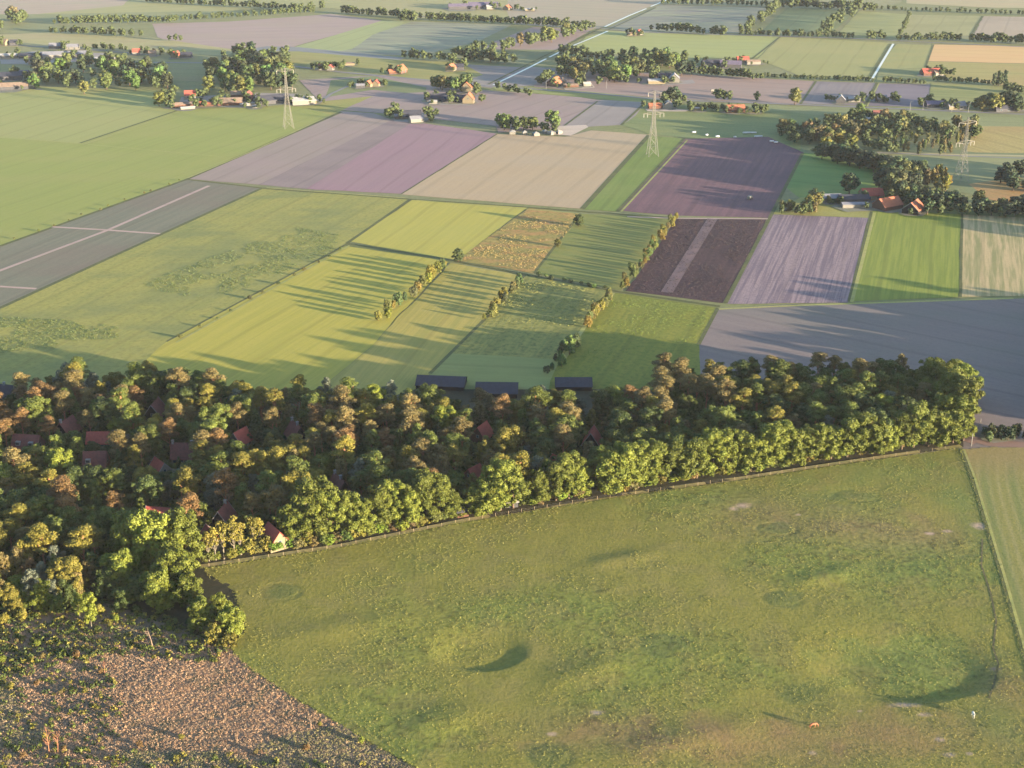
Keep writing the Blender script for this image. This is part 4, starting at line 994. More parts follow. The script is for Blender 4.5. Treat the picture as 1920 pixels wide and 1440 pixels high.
frow((1482,2),(1392,64),26,11,'the slanting row between teal fields','its far end',wide=8,cols=(C_FLIT,C_FAR,C_FTAN))
frow((1612,12),(1545,66),22,12,'the slanting belt beside the ditch','its far end',wide=12,cols=(C_FLIT,C_FTAN,C_FAR))
frow((1480,16),(1640,20),20,12,'the pale grove above the teal paddock','its shaded end',cols=(C_GREY,C_FAR),wide=16)
frow((1240,8),(1440,12),22,9,'the blue-grey belt near the canal top','the canal',cols=(C_FARDK,),wide=8)
frow((1622,74),(1662,74),5,10,'the clump above the ditch head','the paddock',col=C_FARDK,wide=2)
frow((1682,76),(1802,76),20,8,'the hedge before the ripe grain','the ditch',cols=M1,wide=2)
frow((1815,78),(1960,84),22,10,'the thick hedge behind the ripe grain','the field gate',cols=(C_FARDK,C_FAR),wide=6)
frow((1640,18),(1960,30),34,6,'the low far hedge of the pale fields','the pale grove',cols=(C_FAR,C_FARDK),wide=4)
frow((1706,30),(1684,70),8,7,'the hedge between the two pale green fields','its far end',cols=M1,wide=2)
fwood([(1045,150),(1050,104),(1140,108),(1225,112),(1312,116),(1308,140),(1170,156),(1060,146)],78,12,'the roadside wood behind the brick farm',(1040,150,'the brick farm'),cols=(C_FAR,C_FARDK,C_FGRN,C_FLIT),mind=5,seed=5)
frow((1312,140),(1430,150),18,8,'the trees round the silo farm','the roadside wood',cols=M1,wide=6)
frow((1430,146),(1640,154),34,5,'the low hedge behind the brown strip','the silo farm',cols=(C_FARDK,C_FAR),wide=2)
frow((1655,154),(1735,158),12,5,'the hedge behind the purple strip','the ditch',cols=(C_FARDK,C_FAR),wide=2)
frow((1745,152),(1900,162),22,5,'the garden hedge below the red farm','the red farm',cols=(C_FARDK,C_FAR),wide=3)
frow((1880,172),(1960,178),10,8,'the trees by the road end','the poplars',cols=M1,wide=4)
fwood([(62,166),(60,134),(180,118),(300,132),(322,176),(300,196),(296,172),(150,170)],62,13,'the long dark copse behind the green pasture',(158,172,'the lone yellow tree'),cols=(C_FAR,C_FARDK,C_FGRN),mind=5,seed=7)
add_ft('far',158,176,12,C_FLIT,'lone yellow-green tree standing out before the long dark copse',None)
fwood([(300,206),(296,186),(330,176),(336,200)],7,11,'the leafy corner by the red-roofed farm',(335,200,'the red-roofed farm'),cols=(C_FAR,C_FLIT),mind=4,seed=8)
fwood([(388,172),(390,128),(470,122),(550,140),(548,172),(520,176),(430,178)],54,14,'the grove behind the farmstead',(560,180,'the white barn'),cols=(C_FAR,C_FGRN,C_FLIT,C_FARDK),mind=4.5,seed=9)
fwood([(412,118),(430,96),(520,104),(556,118),(540,134),(440,126)],24,12,'the upper grove by the village road',(412,110,'the twin dark firs'),cols=(C_FAR,C_FARDK),mind=4.5,seed=10)
frow((590,128),(650,128),8,7,'the garden of the roadside cottages','the grove',cols=(C_FARDK,),wide=3)
frow((672,160),(730,160),9,5,'the garden of the pink cottages','the road',cols=(C_FARDK,),wide=3)
frow((730,220),(742,212),3,9,'the garden of the navy farm','the yard',cols=(C_FARDK,))
frow((800,220),(825,216),4,6,'the lit garden end of the navy farm','the yard',cols=(C_FLIT,C_FGRN))
frow((808,166),(880,170),14,12,'the grove over the brick-pink farm','the teal field',cols=(C_FLIT,C_FGRN,C_FAR),wide=10)
frow((842,122),(874,128),5,9,'the dark trees over the pink house','the avenue',cols=(C_FARDK,))
frow((888,178),(905,174),3,7,'the garden of the brick-pink farm','the pink gables',cols=(C_FTAN,))
fwood([(934,246),(936,236),(1050,240),(1052,250)],13,9,'the copse over the white tents',(934,244,'the bare field end'),cols=(C_FAR,C_FGRN,C_FLIT),mind=4,seed=12)
add_ft('far',946,244,13,C_FGRN,'tallest round tree at the field end of the tent copse',None)
add_ft('far',1036,240,14,C_FGRN,'big twin-domed tree standing over the sand yard',None)
frow((935,166),(1000,182),9,7,'the bushes at the canal foot','the canal',cols=(C_FLIT,C_FAR),wide=5)
frow((1008,158),(1032,150),5,9,'the lit garden trees of the brick farm','the canal',cols=(C_FLIT,))
frow((1060,140),(1100,158),7,10,'the tall garden trees by the brick farm','the brick gable',kind='far_slim',cols=(C_FAR,C_FLIT))
frow((1130,146),(1172,158),8,10,'the orange-lit clump by the purple field','the roadside wood',cols=(C_FLIT,C_FTAN,C_FAR),wide=5)
frow((1238,196),(1262,190),5,11,'the dark firs by the arched barn','the sand yard',cols=(C_FARDK,),wide=4)
frow((1266,190),(1285,194),3,8,'the pale bushes beyond the arched barn','the firs',cols=(C_FTAN,C_FAR))
frow((1290,206),(1430,214),28,6,'the roadside garden of the orange-roofed farm','the arched barn',cols=(C_FGRN,C_FAR,C_FLIT,C_FARDK),wide=10)
add_ft('far',1322,142,9,C_FLIT,'yellow tree in front of the silo farm',None)
frow((1345,186),(1370,190),4,10,'the broken trees at the shaded plough','the road',cols=(C_FAR,C_FARDK),wide=6)
add_ft('far',1418,190,9,C_FGRN,'round tree by the orange-roofed farm beside the road',None)
add_ft('far',1490,196,14,C_FLIT,'tall forked lit tree standing alone by the road',None)
add_ft('far',1612,222,12,C_FGRN,'dark green tree beside the long white sheds',None)
add_ft('far',1682,194,8,C_FLIT,'pale round tree by the road before the purple strip',None)
frow((1545,188),(1575,192),4,5,'the garden of the grey gabled house','the tall lit tree',cols=(C_FARDK,))
frow((1642,190),(1668,192),4,6,'the dark garden by the purple strip','the white house',cols=(C_FARDK,))
frow((1740,196),(1830,202),14,5,'the gardens of the long grey house','the purple strip',cols=(C_FARDK,C_FAR),wide=5)
frow((1832,206),(1912,206),16,12,'the tall grove by the navy house','the gardens',cols=(C_FAR,C_FARDK,C_FLIT),wide=14)
frow((1862,162),(1885,158),4,12,'the slim pair above the tall grove','the road',kind='far_slim',cols=(C_FARDK,))
frow((1735,136),(1790,142),9,7,'the garden of the red farm','the ripe grain',cols=(C_FTAN,C_FARDK,C_FAR),wide=6)
fwood([(1462,262),(1466,244),(1560,236),(1700,228),(1828,240),(1832,262),(1700,262),(1560,262),(1500,278)],110,9.5,'the young wood by the hill pasture',(1462,255,'the green paddock'),cols=(C_FAR,C_FTAN,C_FLIT,C_FTAN),mind=4,seed=14)
fwood([(1545,292),(1548,268),(1610,258),(1665,262),(1680,288),(1600,296)],26,9.5,'the golden front of the young wood',(1545,285,'the green paddock'),cols=(C_FLIT,C_FTAN,C_YEL),mind=3.6,seed=15)
fwood([(1668,290),(1672,262),(1800,262),(1830,288),(1760,292)],38,7.5,'the thin stems before the pylon',(1668,280,'the golden front'),kind='far_slim',cols=(C_FTAN,C_FAR,C_FLIT),mind=3.4,seed=16)
frow((1540,294),(1720,338),46,10,'the dark hedge behind the green paddock','the golden front',cols=(C_FARDK,),wide=10)
fwood([(1700,344),(1710,322),(1775,326),(1785,342),(1770,362)],22,9,'the golden birches by the pylon foot',(1700,335,'the dark hedge'),kind='far_slim',cols=(C_FLIT,C_FTAN,C_YEL),mind=3.2,seed=17)
fwood([(1700,396),(1690,362),(1780,374),(1880,394),(1990,396),(1990,420),(1860,410),(1740,404)],56,9,'the dark belt behind the orange barns',(1712,396,'the end barn'),cols=(C_FARDK,C_FAR),mind=3.8,seed=18)
fwood([(1862,346),(1880,330),(1990,320),(1990,366),(1900,358)],20,11,'the dark copse beyond the pylon',(1862,346,'the pylon'),cols=(C_FARDK,),mind=4.5,seed=19)
add_ft('far',1592,364,14,C_FARDK,'big dark round tree over the blue sheds',None)
add_ft('far',1690,380,11,C_FLIT,'golden pointed tree between the two orange barns',None)
fwood([(1640,352),(1700,330),(1716,384),(1690,384),(1650,380)],24,14,'the dark trees behind the orange barns',(1640,366,'the white-fronted house'),cols=(C_FARDK,C_FAR),mind=3.5,seed=33)
frow((1460,398),(1528,398),12,6,'the corner thicket at the plough','the plough corner',kind='shrub',cols=(C_FLIT,C_FAR,C_FTAN),wide=10)
frow((1500,404),(1536,372),10,8,'the lit thicket by the blue sheds','the plough corner',cols=(C_FLIT,),wide=5)
frow((1548,380),(1582,382),5,4,'the round bushes before the blue sheds','the thicket',kind='shrub',cols=(C_FLIT,C_FAR))
frow((1268,410),(1162,545),34,4.8,'the hedge along the dark plough','its far end',kind='shrub',cols=(C_YEL,C_FLIT,C_FGRN),wide=2)
frow((838,498),(708,608),15,6.2,'the gappy hedge between the two hay fields','the ditch corner',kind='shrub',cols=(C_FLIT,C_YEL,C_FAR),wide=1)
frow((980,524),(908,602),13,4.6,'the low hedge beside the weedy strip','the ditch corner',kind='shrub',cols=(C_FLIT,C_YEL,C_FAR),wide=0)
frow((1148,556),(1094,614),16,4.8,'the golden hedge of the green paddock','the dark plough',kind='shrub',cols=(C_YEL,C_FLIT),wide=1)
frow((1078,640),(1032,706),9,5,'the shaded hedge by the barns','the golden hedge',kind='shrub',cols=(C_FGRN,C_FAR),wide=2)
add_ft('far',1068,664,9,C_FGRN,'tall dark bush in the shaded hedge by the barns',None)
add_ft('bushy',859,490,7,C_FAR,'round lone tree at the ditch corner of the yellow field',None)
add_ft('bushy',1085,424,7,C_FAR,'round lone tree in the rough pasture near the stubble',None)
add_ft('bushy',1046,462,4.5,C_FLIT,'small lone tree between rough pasture and green field',None)
frow((1000,516),(1145,544),9,2.0,'the ditch bushes below the green field','the ditch corner',kind='shrub',cols=(C_FGRN,C_FAR),wide=0)
frow((652,460),(330,640),12,1.5,'the tiny bushes along the hay ditch','the ditch head',kind='shrub',cols=(C_FLIT,C_FAR),wide=0)
frow((1848,830),(1990,820),12,5,'the dark thicket across the dirt road','the road post',kind='shrub',cols=(C_FARDK,C_FAR),wide=5)
frow((350,334),(20,452),12,1.2,'the specks of bush along the bean field','the plough corner',kind='shrub',cols=(C_FLIT,),wide=0)

# a wood just beyond the picture's edge, whose long shadows reach across the ploughed field
_r = np.random.RandomState(44)
_off = scatter([(2010,600),(2420,610),(2700,800),(2100,830),(1990,780),(2000,700)], 150, 45)
for i, q in enumerate(_off):
    px, py = P(*q); add_ft('offwood', px, py, _r.uniform(11, 17), C_FAR, 'tree of the wood beside the ploughed field', 'the wood beside the ploughed field')
for q in scatter([(1975,412),(2110,420),(2110,470),(1980,440)], 16, 46): 
    px, py = P(*q); add_ft('offwood', px, py, 10, C_FAR, 'tree of the wood beside the ploughed field', 'the wood beside the ploughed field')

# ------------------------------------------------------------------ farms and sheds among the fields
YARDS = []
FARMS = [  # name, px, py, L, W, hw, hr, rot, roof, wall, label, category
 ('house',8,84,10,9,3,4,-20,RT,BC,'cream gabled house at the village edge copse'),
 ('house',26,84,9,7,3,3,10,RN,BG,'small slate-roofed house next to the cream gable'),
 ('house',104,90,14,8,3,3,4,RG,BG,'grey house with its gable beside the pale twin house'),
 ('house',136,92,16,8,3,3,2,RG,BW,'pale grey twin house in the village'),
 ('shed',14,108,24,8,3,1.6,8,RW,BW,'long whitish shed at the village end'),
 ('shed',62,108,30,12,3,2,4,RN,BG,'long dark-roofed shed between the village sheds'),
 ('barn',104,108,28,14,4,3,14,RG,BW,'grey barn whose white gable end catches the sun'),
 ('barn',146,106,26,14,4,2.6,12,RG,BG,'grey-roofed barn beside the white-gabled barn'),
 ('shed',196,114,34,8,3,1.4,4,RW,BC,'long low white shed in front of the copse'),
 ('shed',166,112,8,6,3,1.4,10,RW,BC,'little white shed joined to the long low shed'),
 ('shed',68,120,16,7,2.4,1,8,RT,BC,'small tan lean-to in front of the village sheds'),
 ('cottage',256,102,9,8,3,3.4,12,RR,BW,'twin cottage with a dark red roof and white wall'),
 ('cottage',286,104,9,8,3,3,10,RT,BW,'twin cottage with a white gable beside the red one'),
 ('cottage',330,108,9,8,3,4,60,RR,BC,'cottage with a glowing pink gable by the village road'),
 ('shed',350,107,13,8,3,2.6,4,RN,BG,'navy-roofed shed beside the pink gabled cottage'),
 ('barn',6,148,40,22,4,3,16,RN,BG,'huge blue-purple barn roof at the pasture corner'),
 ('barn',22,166,34,12,3,3,14,RT,BG,'rounded tan barn before the huge blue barn'),
 ('shed',46,140,10,7,3,1.6,0,RP,BG,'small lilac shed behind the huge blue barn'),
 ('house',357,184,11,9,3.4,4,10,RR,BW,'bright red-roofed white farmhouse at the copse end'),
 ('shed',342,200,22,7,2.6,1.6,24,RT,BR,'tan lean-to shed at the hedge corner of the farmstead'),
 ('shed',352,204,14,3.5,1.8,.4,24,RW,BW,'flat white silage clamp roof near the hedge corner'),
 ('shed',385,198,16,8,2.4,1.6,6,RO,BR,'low orange-tan shed beside the silage clamp'),
 ('barn',432,196,24,11,3,3.4,8,RT,BR,'wide brown-roofed barn in the middle of the farmstead'),
 ('house',466,188,11,10,3.6,5,84,RB,BR,'dark red gabled farmhouse with white windows'),
 ('barn',446,182,14,8,3,3,8,RT,BR,'smaller brown barn touching the gabled farmhouse'),
 ('barn',510,192,34,15,3.4,4,26,RN,BG,'long navy-roofed barn of the farmstead'),
 ('shed',464,198,15,3.2,2,.6,26,RW,BW,'narrow white-roofed shed before the gabled farmhouse'),
 ('shed',478,202,5,4,2.2,.6,10,RW,BW,'tiny white box shed beside the narrow white shed'),
 ('barn',568,194,22,15,4,2.4,16,RW,BW,'large white barn with a pale roof by the pylon'),
 ('shed',588,194,5,5,3,.8,16,RW,BC,'cream annexe at the end of the large white barn'),
 ('cottage',604,130,8,7,3,2.6,5,RB,BW,'dark roadside cottage with two white gables'),
 ('cottage',620,131,8,7,3,2.6,80,RR,BW,'roadside cottage with a red roof and white gable'),
 ('shed',655,122,12,6,2.2,.8,8,RT,BC,'flat tan shed alone in the striped pasture'),
 ('cottage',692,162,8,7,3,3,70,RO,BC,'pink-fronted cottage nearest the road bend'),
 ('cottage',706,161,8,7,3,3,80,RR,BC,'pink-fronted cottage beside the shaded paddock'),
 ('shed',676,164,9,5,2.4,1.4,5,RG,BG,'low grey shed beside the pink-fronted cottages'),
 ('house',750,136,13,11,3,5,60,RO,BR,'orange gabled farmhouse with a broad tan roof'),
 ('shed',736,138,9,6,2.6,2,20,RO,BR,'orange shed joined to the broad-roofed farmhouse'),
 ('house',846,132,11,9,3,4,70,RO,BC,'pink gabled house under the dark trees'),
 ('shed',858,130,14,9,3,3,0,RN,BG,'dark shed next to the pink gabled house'),
 ('house',876,170,10,11,4,5,80,RO,BC,'pink gabled farmhouse, the upper of a pair'),
 ('house',879,192,12,11,4,5,84,RO,BC,'cream-orange gabled farmhouse, the lower of a pair'),
 ('barn',818,188,20,12,3,3.4,8,RN,BG,'blue-roofed barn beside the pink farmhouses'),
 ('barn',852,190,26,11,3,3,6,RN,BG,'long dark barn joined to the pink farmhouses'),
 ('shed',812,194,8,5,2.4,.8,4,RW,BW,'white shed before the blue-roofed barn'),
 ('barn',770,220,20,12,3,3.6,8,RN,BG,'navy-roofed barn in the open fields'),
 ('shed',781,228,13,8,3,2.2,20,RG,BW,'white-walled shed before the navy-roofed barn'),
 ('shed',750,222,10,6,2.6,1.6,8,RG,BG,'small grey shed before the navy-roofed barn'),
 ('house',1040,160,15,12,3,5,60,RO,BR,'brick farm with a broad orange-brown gable roof'),
 ('shed',1054,158,9,8,3,3,80,RT,BW,'white-gabled shed behind the brick farm'),
 ('shed',1070,163,16,6,2.2,1,10,RT,BR,'low tan shed in the brick farm yard'),
 ('shed',1100,161,8,6,2.6,1.4,12,RW,BW,'white shed at the sandy yard end'),
 ('shed',1230,156,18,10,3,1.6,4,RW,BC,'long pale shed with white walls by the paved yard'),
 ('barn',1246,150,14,10,4,3.4,4,RN,BG,'blue-roofed barn behind the long pale shed'),
 ('barn',1264,153,12,11,4,4.4,84,RG,BW,'white arch-gabled barn by the paved yard'),
 ('shed',1252,202,12,9,3,3.4,84,RG,BW,'arched white-rimmed barn over the sand strip'),
 ('shed',1228,203,13,7,3,2,6,RO,BR,'pinkish shed beside the arched barn'),
 ('barn',1334,124,22,12,4,3,12,RN,BG,'slate-roofed barn of the silo farm'),
 ('shed',1352,120,22,5,3,1.2,50,RW,BW,'bright white long roof slanting behind the silo farm'),
 ('barn',1370,126,24,13,4,3.2,-12,RP,BG,'lilac-roofed barn of the silo farm'),
 ('house',1392,116,14,9,3,3,6,RR,BC,'red-roofed house behind the lilac barn'),
 ('shed',1412,120,16,7,3,1.6,6,RT,BW,'pale shed at the end of the silo farm'),
 ('house',1378,210,18,11,3,3.6,6,RO,BR,'orange-roofed farmhouse among roadside bushes'),
 ('shed',1412,211,7,4,2.2,.8,0,RW,BC,'cream garden shed past the orange-roofed farmhouse'),
 ('shed',1308,207,6,4,2.2,.8,0,RW,BC,'white shed in the bushes near the arched barn'),
 ('house',1576,192,12,9,3,4,80,RG,BG,'grey gabled house below the brown strip'),
 ('shed',1600,190,12,7,3,1.6,4,RW,BW,'white shed beside the grey gabled house'),
 ('house',1652,190,10,8,3,3,6,RG,BG,'grey cottage in the dark garden by the purple strip'),
 ('house',1648,221,13,9,4,3,6,RB,BC,'brown-roofed house with a tall cream gable'),
 ('shed',1632,227,20,6,2.4,.8,4,RW,BW,'long white shed before the cream gable'),
 ('shed',1604,227,8,5,2.4,.8,4,RW,BW,'short white shed beside the dark green tree'),
 ('house',1752,200,18,9,3,2.6,4,RP,BG,'long grey-lilac roadside house'),
 ('house',1784,204,9,8,3,3,10,RG,BC,'cream-fronted roadside house past the long lilac one'),
 ('house',1800,203,10,8,3,3.4,30,RG,BW,'white-edged gabled roadside house'),
 ('house',1880,208,18,9,3,4,8,RN,BG,'navy-roofed house under the tall grove'),
 ('shed',1904,207,12,7,3,3,60,RN,BW,'white-edged shed beside the navy-roofed house'),
 ('barn',1744,140,20,12,3,3.6,8,RR,BR,'red-roofed farm before the ripe grain'),
 ('shed',1758,141,10,7,3,2,20,RT,BW,'pale shed against the red-roofed farm'),
 ('cottage',1198,65,9,8,3,3,60,RR,BW,'red and white cottage alone in the far meadow'),
 ('shed',1184,66,12,6,2.4,1,4,RT,BC,'cream shed beside the far meadow cottage'),
 ('barn',872,16,50,16,4,3,6,RP,BG,'long lilac-roofed barn of the far farm'),
 ('barn',905,13,46,16,4,3,4,RP,BG,'second lilac-roofed barn of the far farm, set behind'),
 ('shed',918,17,10,8,4,2,10,RW,BW,'white tower-like shed of the far farm'),
 ('house',952,18,12,10,3,3.4,60,RO,BC,'cream house at the end of the far farm'),
 ('shed',993,20,14,6,2.4,1,4,RW,BC,'lone pale shed in the far tan field'),
 ('shed',1556,376,13,8,2.4,1.8,4,RG,BG,'grey-blue shed at the thicket end of the sheds'),
 ('shed',1600,378,18,9,2.6,2,4,RN,BG,'dark blue-roofed shed beside the round bushes'),
 ('shed',1602,388,16,6,2.2,.8,2,RG,BW,'flat pale shed before the dark blue roof'),
 ('house',1633,372,13,10,3,3.6,6,RR,BC,'white-fronted house with a small red roof'),
 ('barn',1664,390,15,11,2.6,4,30,RO,BR,'orange-roofed barn with a low wing by the shaded meadow'),
 ('barn',1712,398,12,10,2.8,4.2,56,RO,BD,'orange-roofed barn with a white-edged dark gable'),
 ('shed',1862,814,6,4,2.2,1,10,RT,BG,'dull shed in the thicket across the dirt road'),
]
for nm, px, py, L, W, hw, hr, rot, rf, wl, lab in FARMS:
    if py < 240: L, W, hw, hr = L * .84, W * .84, hw * .85, hr * .9
    big = py > 360
    YARDS.append((px, py, L, W, rot, lab))
    building(nm, px, py, L, W, hw, hr, rot, rf, wl, lab, nm, win=(2 if L > 8 and nm in ('house', 'cottage') else 0), detail=big, barge=('white-edged' in lab))


YARDM = field_mat('yard_ground', (160,152,142), (140,140,118), (146,150,112), 0.2, 4, .5, .8, 7, .4, 1.2, .2)
_gr = random.Random(71)
for (px, py, L, W, rot, lab) in YARDS:
    x, y = G(px, py); n = 9; pts_ = []
    for k in range(n):
        a = 2 * math.pi * k / n; r = .62 * max(L, 9) * _gr.uniform(.75, 1.35); a2 = math.radians(rot)
        ux, uy = r * math.cos(a) * 1.15, (r * .72 + 2) * math.sin(a); pts_.append((x + ux * math.cos(a2) - uy * math.sin(a2), y + ux * math.sin(a2) + uy * math.cos(a2) - 2))
    sheet('farm_yard', pts_, YARDM, world=True)
    short = ' '.join(lab.split()[:9])
    m = _gr.randint(2, 5) if py < 240 else 1
    for k in range(m):
        a = _gr.uniform(-.5, 3.7); r = max(L, W) * .5 + _gr.uniform(2.5, 9); tx, ty = P(x + r * math.cos(a), y + r * abs(math.sin(a)) * (1 if k % 3 else -.5))
        c = _gr.choice((C_FAR, C_FARDK, C_FGRN, C_FLIT)); 
        add_ft('far', tx, ty, _gr.uniform(3.5, 9), c, f"{ordn(k+1)} garden tree by the {short}"[:200], 'garden trees of the farms')
# individuals: the 290 largest of each kind; the rest of them one far-off mass
merged = []
bykind = {}
for t in FT: bykind.setdefault(t['kind'], []).append(t)
for kind, lst in bykind.items():
    lst.sort(key=lambda t: -t['s'] * (0 if t['kind'] == 'x' else 1))
    if kind == 'offwood': offw = lst; continue
    if kind in ('far', 'shrub', 'far_slim'):
        merged += lst[290:]; lst = lst[:290]
    for t in lst:
        g = t['grp']
        if kind == 'bushy': tree('bushy_oak', t['x'], t['y'], t['h'], t['col'], t['lab'], g)
        else: tree(kind, t['x'], t['y'], t['h'], t['col'], t['lab'], g, parts=False, sx=random.uniform(.45, .75) if kind == 'shrub' and t['h'] > 3.4 else random.uniform(1.05, 1.4))
def merge_trees(lst, name, label):
    VV = []; QQ = []; TT = []; base = 0
    MBANK = []
    for k in range(4):
        r = np.random.RandomState(500 + k); lobes = []
        for i in range(7):
            z = 2.4 + 7.4 * (i + .5) / 7; R = 2.6 * math.sin(math.pi * min(1, (z) / 12.5)) * r.uniform(.3, 1); a = i * 2.4; s = r.uniform(1.4, 2.2)
            lobes.append((R * math.cos(a), R * math.sin(a), z, s, s, s))
        MBANK.append(leaf_cloud(lobes, 1.3, .5, r, core=.8))
    for t in lst:
        V, Q, T = MBANK[random.randrange(4)]; s = t['h'] / 11.5; a = random.uniform(0, 6.28); c, n = math.cos(a), math.sin(a)
        W = np.stack([(V[:,0]*c - V[:,1]*n) * s * 1.2 + t['x'], (V[:,0]*n + V[:,1]*c) * s * 1.2 + t['y'], V[:,2] * s], -1)
        VV.append(W); QQ.append(Q + base); TT.append(T + base); base += len(V)
    if not VV: return
    me = fast_mesh(name, np.concatenate(VV), np.concatenate(QQ), [LEAF], None, np.concatenate(TT))
    o = link(bpy.data.objects.new(name, me)); o.color = (*C_FAR, 1); props(o, label, 'trees', kind='stuff')
merge_trees(merged, 'far_woodland', 'small far-off trees and hedges between the fields')
merge_trees(offw, 'neighbouring_woodland', 'dense wood beside the shaded ploughed field')
print('merged far trees', len(merged), {k: len(v) for k, v in bykind.items()}, 'wood', len(pts))

# tents under the tent copse, bales, a van, silo
def tent(px, py, w, rot, label):
    x, y = G(px, py); r = link(bpy.data.objects.new('tent', None)); r.location = (x, y, 0); r.rotation_euler = (0, 0, math.radians(rot)); props(r, label, 'tent', 'white tents under the copse')
    m = MB(); k = w / 2; m.add([(-k,-k,0),(k,-k,0),(k,k,0),(-k,k,0),(-k,-k,1.8),(k,-k,1.8),(k,k,1.8),(-k,k,1.8)], [(0,1,5,4),(1,2,6,5),(2,3,7,6),(3,0,4,7)]); m.build('side_wall', WALL_WHITE, r)
    m = MB(); k *= 1.1; m.add([(-k,-k,1.75),(k,-k,1.75),(k,k,1.75),(-k,k,1.75),(0,0,3.1)], [(0,1,4),(1,2,4),(2,3,4),(3,0,4),(3,2,1,0)]); m.build('canopy', TRIM, r)
for i, (px, py, w) in enumerate([(961,251,4.5),(984,252,3.5),(1005,254,4.5),(1022,250,3.5),(1034,252,4.5),(1046,250,5)]):
    tent(px, py, w, 10 * i, f"white tent under the copse, {ordn(i+1)} from its bare-field end")
WRAP = simple('bale_wrap', (232, 232, 236), 0.5, (212, 214, 220), 1.0)
def bale(px, py, L, rot, label):
    x, y = G(px, py); m = MB()
    m.tube([(-L/2,0,.6),(-L/2+.15,0,.6),(L/2-.15,0,.6),(L/2,0,.6)], [.45,.62,.62,.45], 12)
    o = m.build('wrapped_bale', WRAP, None, True); o.location = (x, y, 0); o.rotation_euler = (0, 0, math.radians(rot)); props(o, label, 'silage bale', 'white wrapped bales at the plough head')
for i, (px, py, L) in enumerate([(1301,249,3),(1325,254,2),(1345,257,3),(1378,258,2),(1400,250,6),(1412,250,5),(1422,257,6),(1447,266,3),(1455,268,3)]):
    bale(px, py, L, 5, f"white wrapped bale at the plough head, {ordn(i+1)} from the clover strip")
def van(px, py, rot, label, L=5.2, cat='van'):
    x, y = G(px, py); r = link(bpy.data.objects.new('parked_van', None)); r.location = (x, y, 0); r.rotation_euler = (0, 0, math.radians(rot)); props(r, label, cat)
    m = MB(); h = L / 2
    prof = [(-h,.45),(h,.45),(h,1.05),(h-.9,1.25),(h-1.5,2.1),(-h,2.2)]
    m.add([(a,-.95,b) for a, b in prof] + [(a,.95,b) for a, b in prof], [tuple(range(6)), tuple(range(11,5,-1))] + [(i, 6+i, 6+(i+1)%6, (i+1)%6) for i in range(6)])
    m.build('body', WALL_WHITE, r)
    w = MB(); w.add([(h-.88,-.8,1.3),(h-.88,.8,1.3),(h-1.42,.8,2.02),(h-1.42,-.8,2.02)], [(0,1,2,3)]); w.build('windscreen', GLASS, r)
    for a in (-h+.9, h-1.0):
        for s in (-1, 1):
            t = MB(); t.tube([(a,s*.72,.36),(a,s*.99,.36)], [.36,.36], 12); t.build('wheel', WALL_DARK, r)
van(1406, 373, 60, 'white van standing out on the shaded ploughed field')
van(1470, 396, 20, 'white van parked in the corner thicket at the plough', 4.6)
van(1338, 172, 5, 'white van on the shaded brown field by the road', 5.0)

# ------------------------------------------------------------------ pylons
STEEL = simple('galvanised_steel', (184, 180, 172), 0.6, (166, 162, 154), 1.0, k=3.2)
INSUL = simple('insulator_glass', (210, 205, 195), 0.4)
def pylon(px, py, hgt, rot, label, arms):
    x, y = G(px, py); root = link(bpy.data.objects.new('electricity_pylon', None)); root.location = (x, y, 0); root.rotation_euler = (0, 0, math.radians(rot)); props(root, label, 'pylon', 'lattice pylons crossing the fields')
    m = MB(); T = .10
    def half(z):
        w0, w1, zk = 3.6, 1.15, hgt * .50
        return w0 + (w1 - w0) * (z / zk) if z < zk else w1 + (.35 - w1) * ((z - zk) / (hgt - zk))
    zs = [0]; 
    while zs[-1] < hgt - .5: zs.append(min(hgt, zs[-1] + max(2.2, half(zs[-1]) * 2.0)))
    C4 = [(-1,-1),(1,-1),(1,1),(-1,1)]
    for i in range(len(zs) - 1):
        a, b = zs[i], zs[i+1]; ha, hb = half(a), half(b)
        for k in range(4):
            s, n = C4[k], C4[(k+1) % 4]
            m.tube([(s[0]*ha, s[1]*ha, a), (s[0]*hb, s[1]*hb, b)], [T*1.25, T*1.25], 4, False)
            m.tube([(s[0]*ha, s[1]*ha, a), (n[0]*hb, n[1]*hb, b)], [T*.62, T*.62], 4, False)
            m.tube([(n[0]*ha, n[1]*ha, a), (s[0]*hb, s[1]*hb, b)], [T*.62, T*.62], 4, False)
            m.tube([(s[0]*hb, s[1]*hb, b), (n[0]*hb, n[1]*hb, b)], [T*.5, T*.5], 4, False)
    m.build('lattice_tower', STEEL, root)
    for (z, reach) in arms:
        c = MB(); hz = half(z)
        for sd in (-1, 1):
            tip = (sd * reach, 0, z + .9)
            for yy in (-hz, hz):
                c.tube([(sd*hz, yy, z), tip], [T, T*.8], 4, False); c.tube([(sd*hz, yy, z + 2.0), tip], [T*.8, T*.7], 4, False)
            for q in (.3, .6):
                xx = sd * (hz + (reach - hz) * q); zz = z + .9 * q
                c.tube([(xx, -hz*(1-q), zz), (xx, hz*(1-q), zz)], [T*.5]*2, 4, False); c.tube([(xx, 0, zz), (xx, 0, z + 2 - 1.1*q)], [T*.5]*2, 4, False)
        arm = c.build('crossarm', STEEL, root)
        for sd in (-1, 1):
            for rr_ in ((reach, reach * .62) if reach > 7 else (reach,)):
                d = MB(); d.tube([(sd*rr_, 0, z + .8), (sd*rr_, 0, z - 1.9)], [.14, .14], 6); d.build('insulator', INSUL, arm)
pylon(541, 240, 46, 20, 'lattice pylon in front of the farmstead and its large white barn', [(43, 6.4), (29, 7.2)])
pylon(1223, 292, 46, 10, 'lattice pylon standing on the bright clover strip', [(43.5, 4.5), (29, 7.2)])
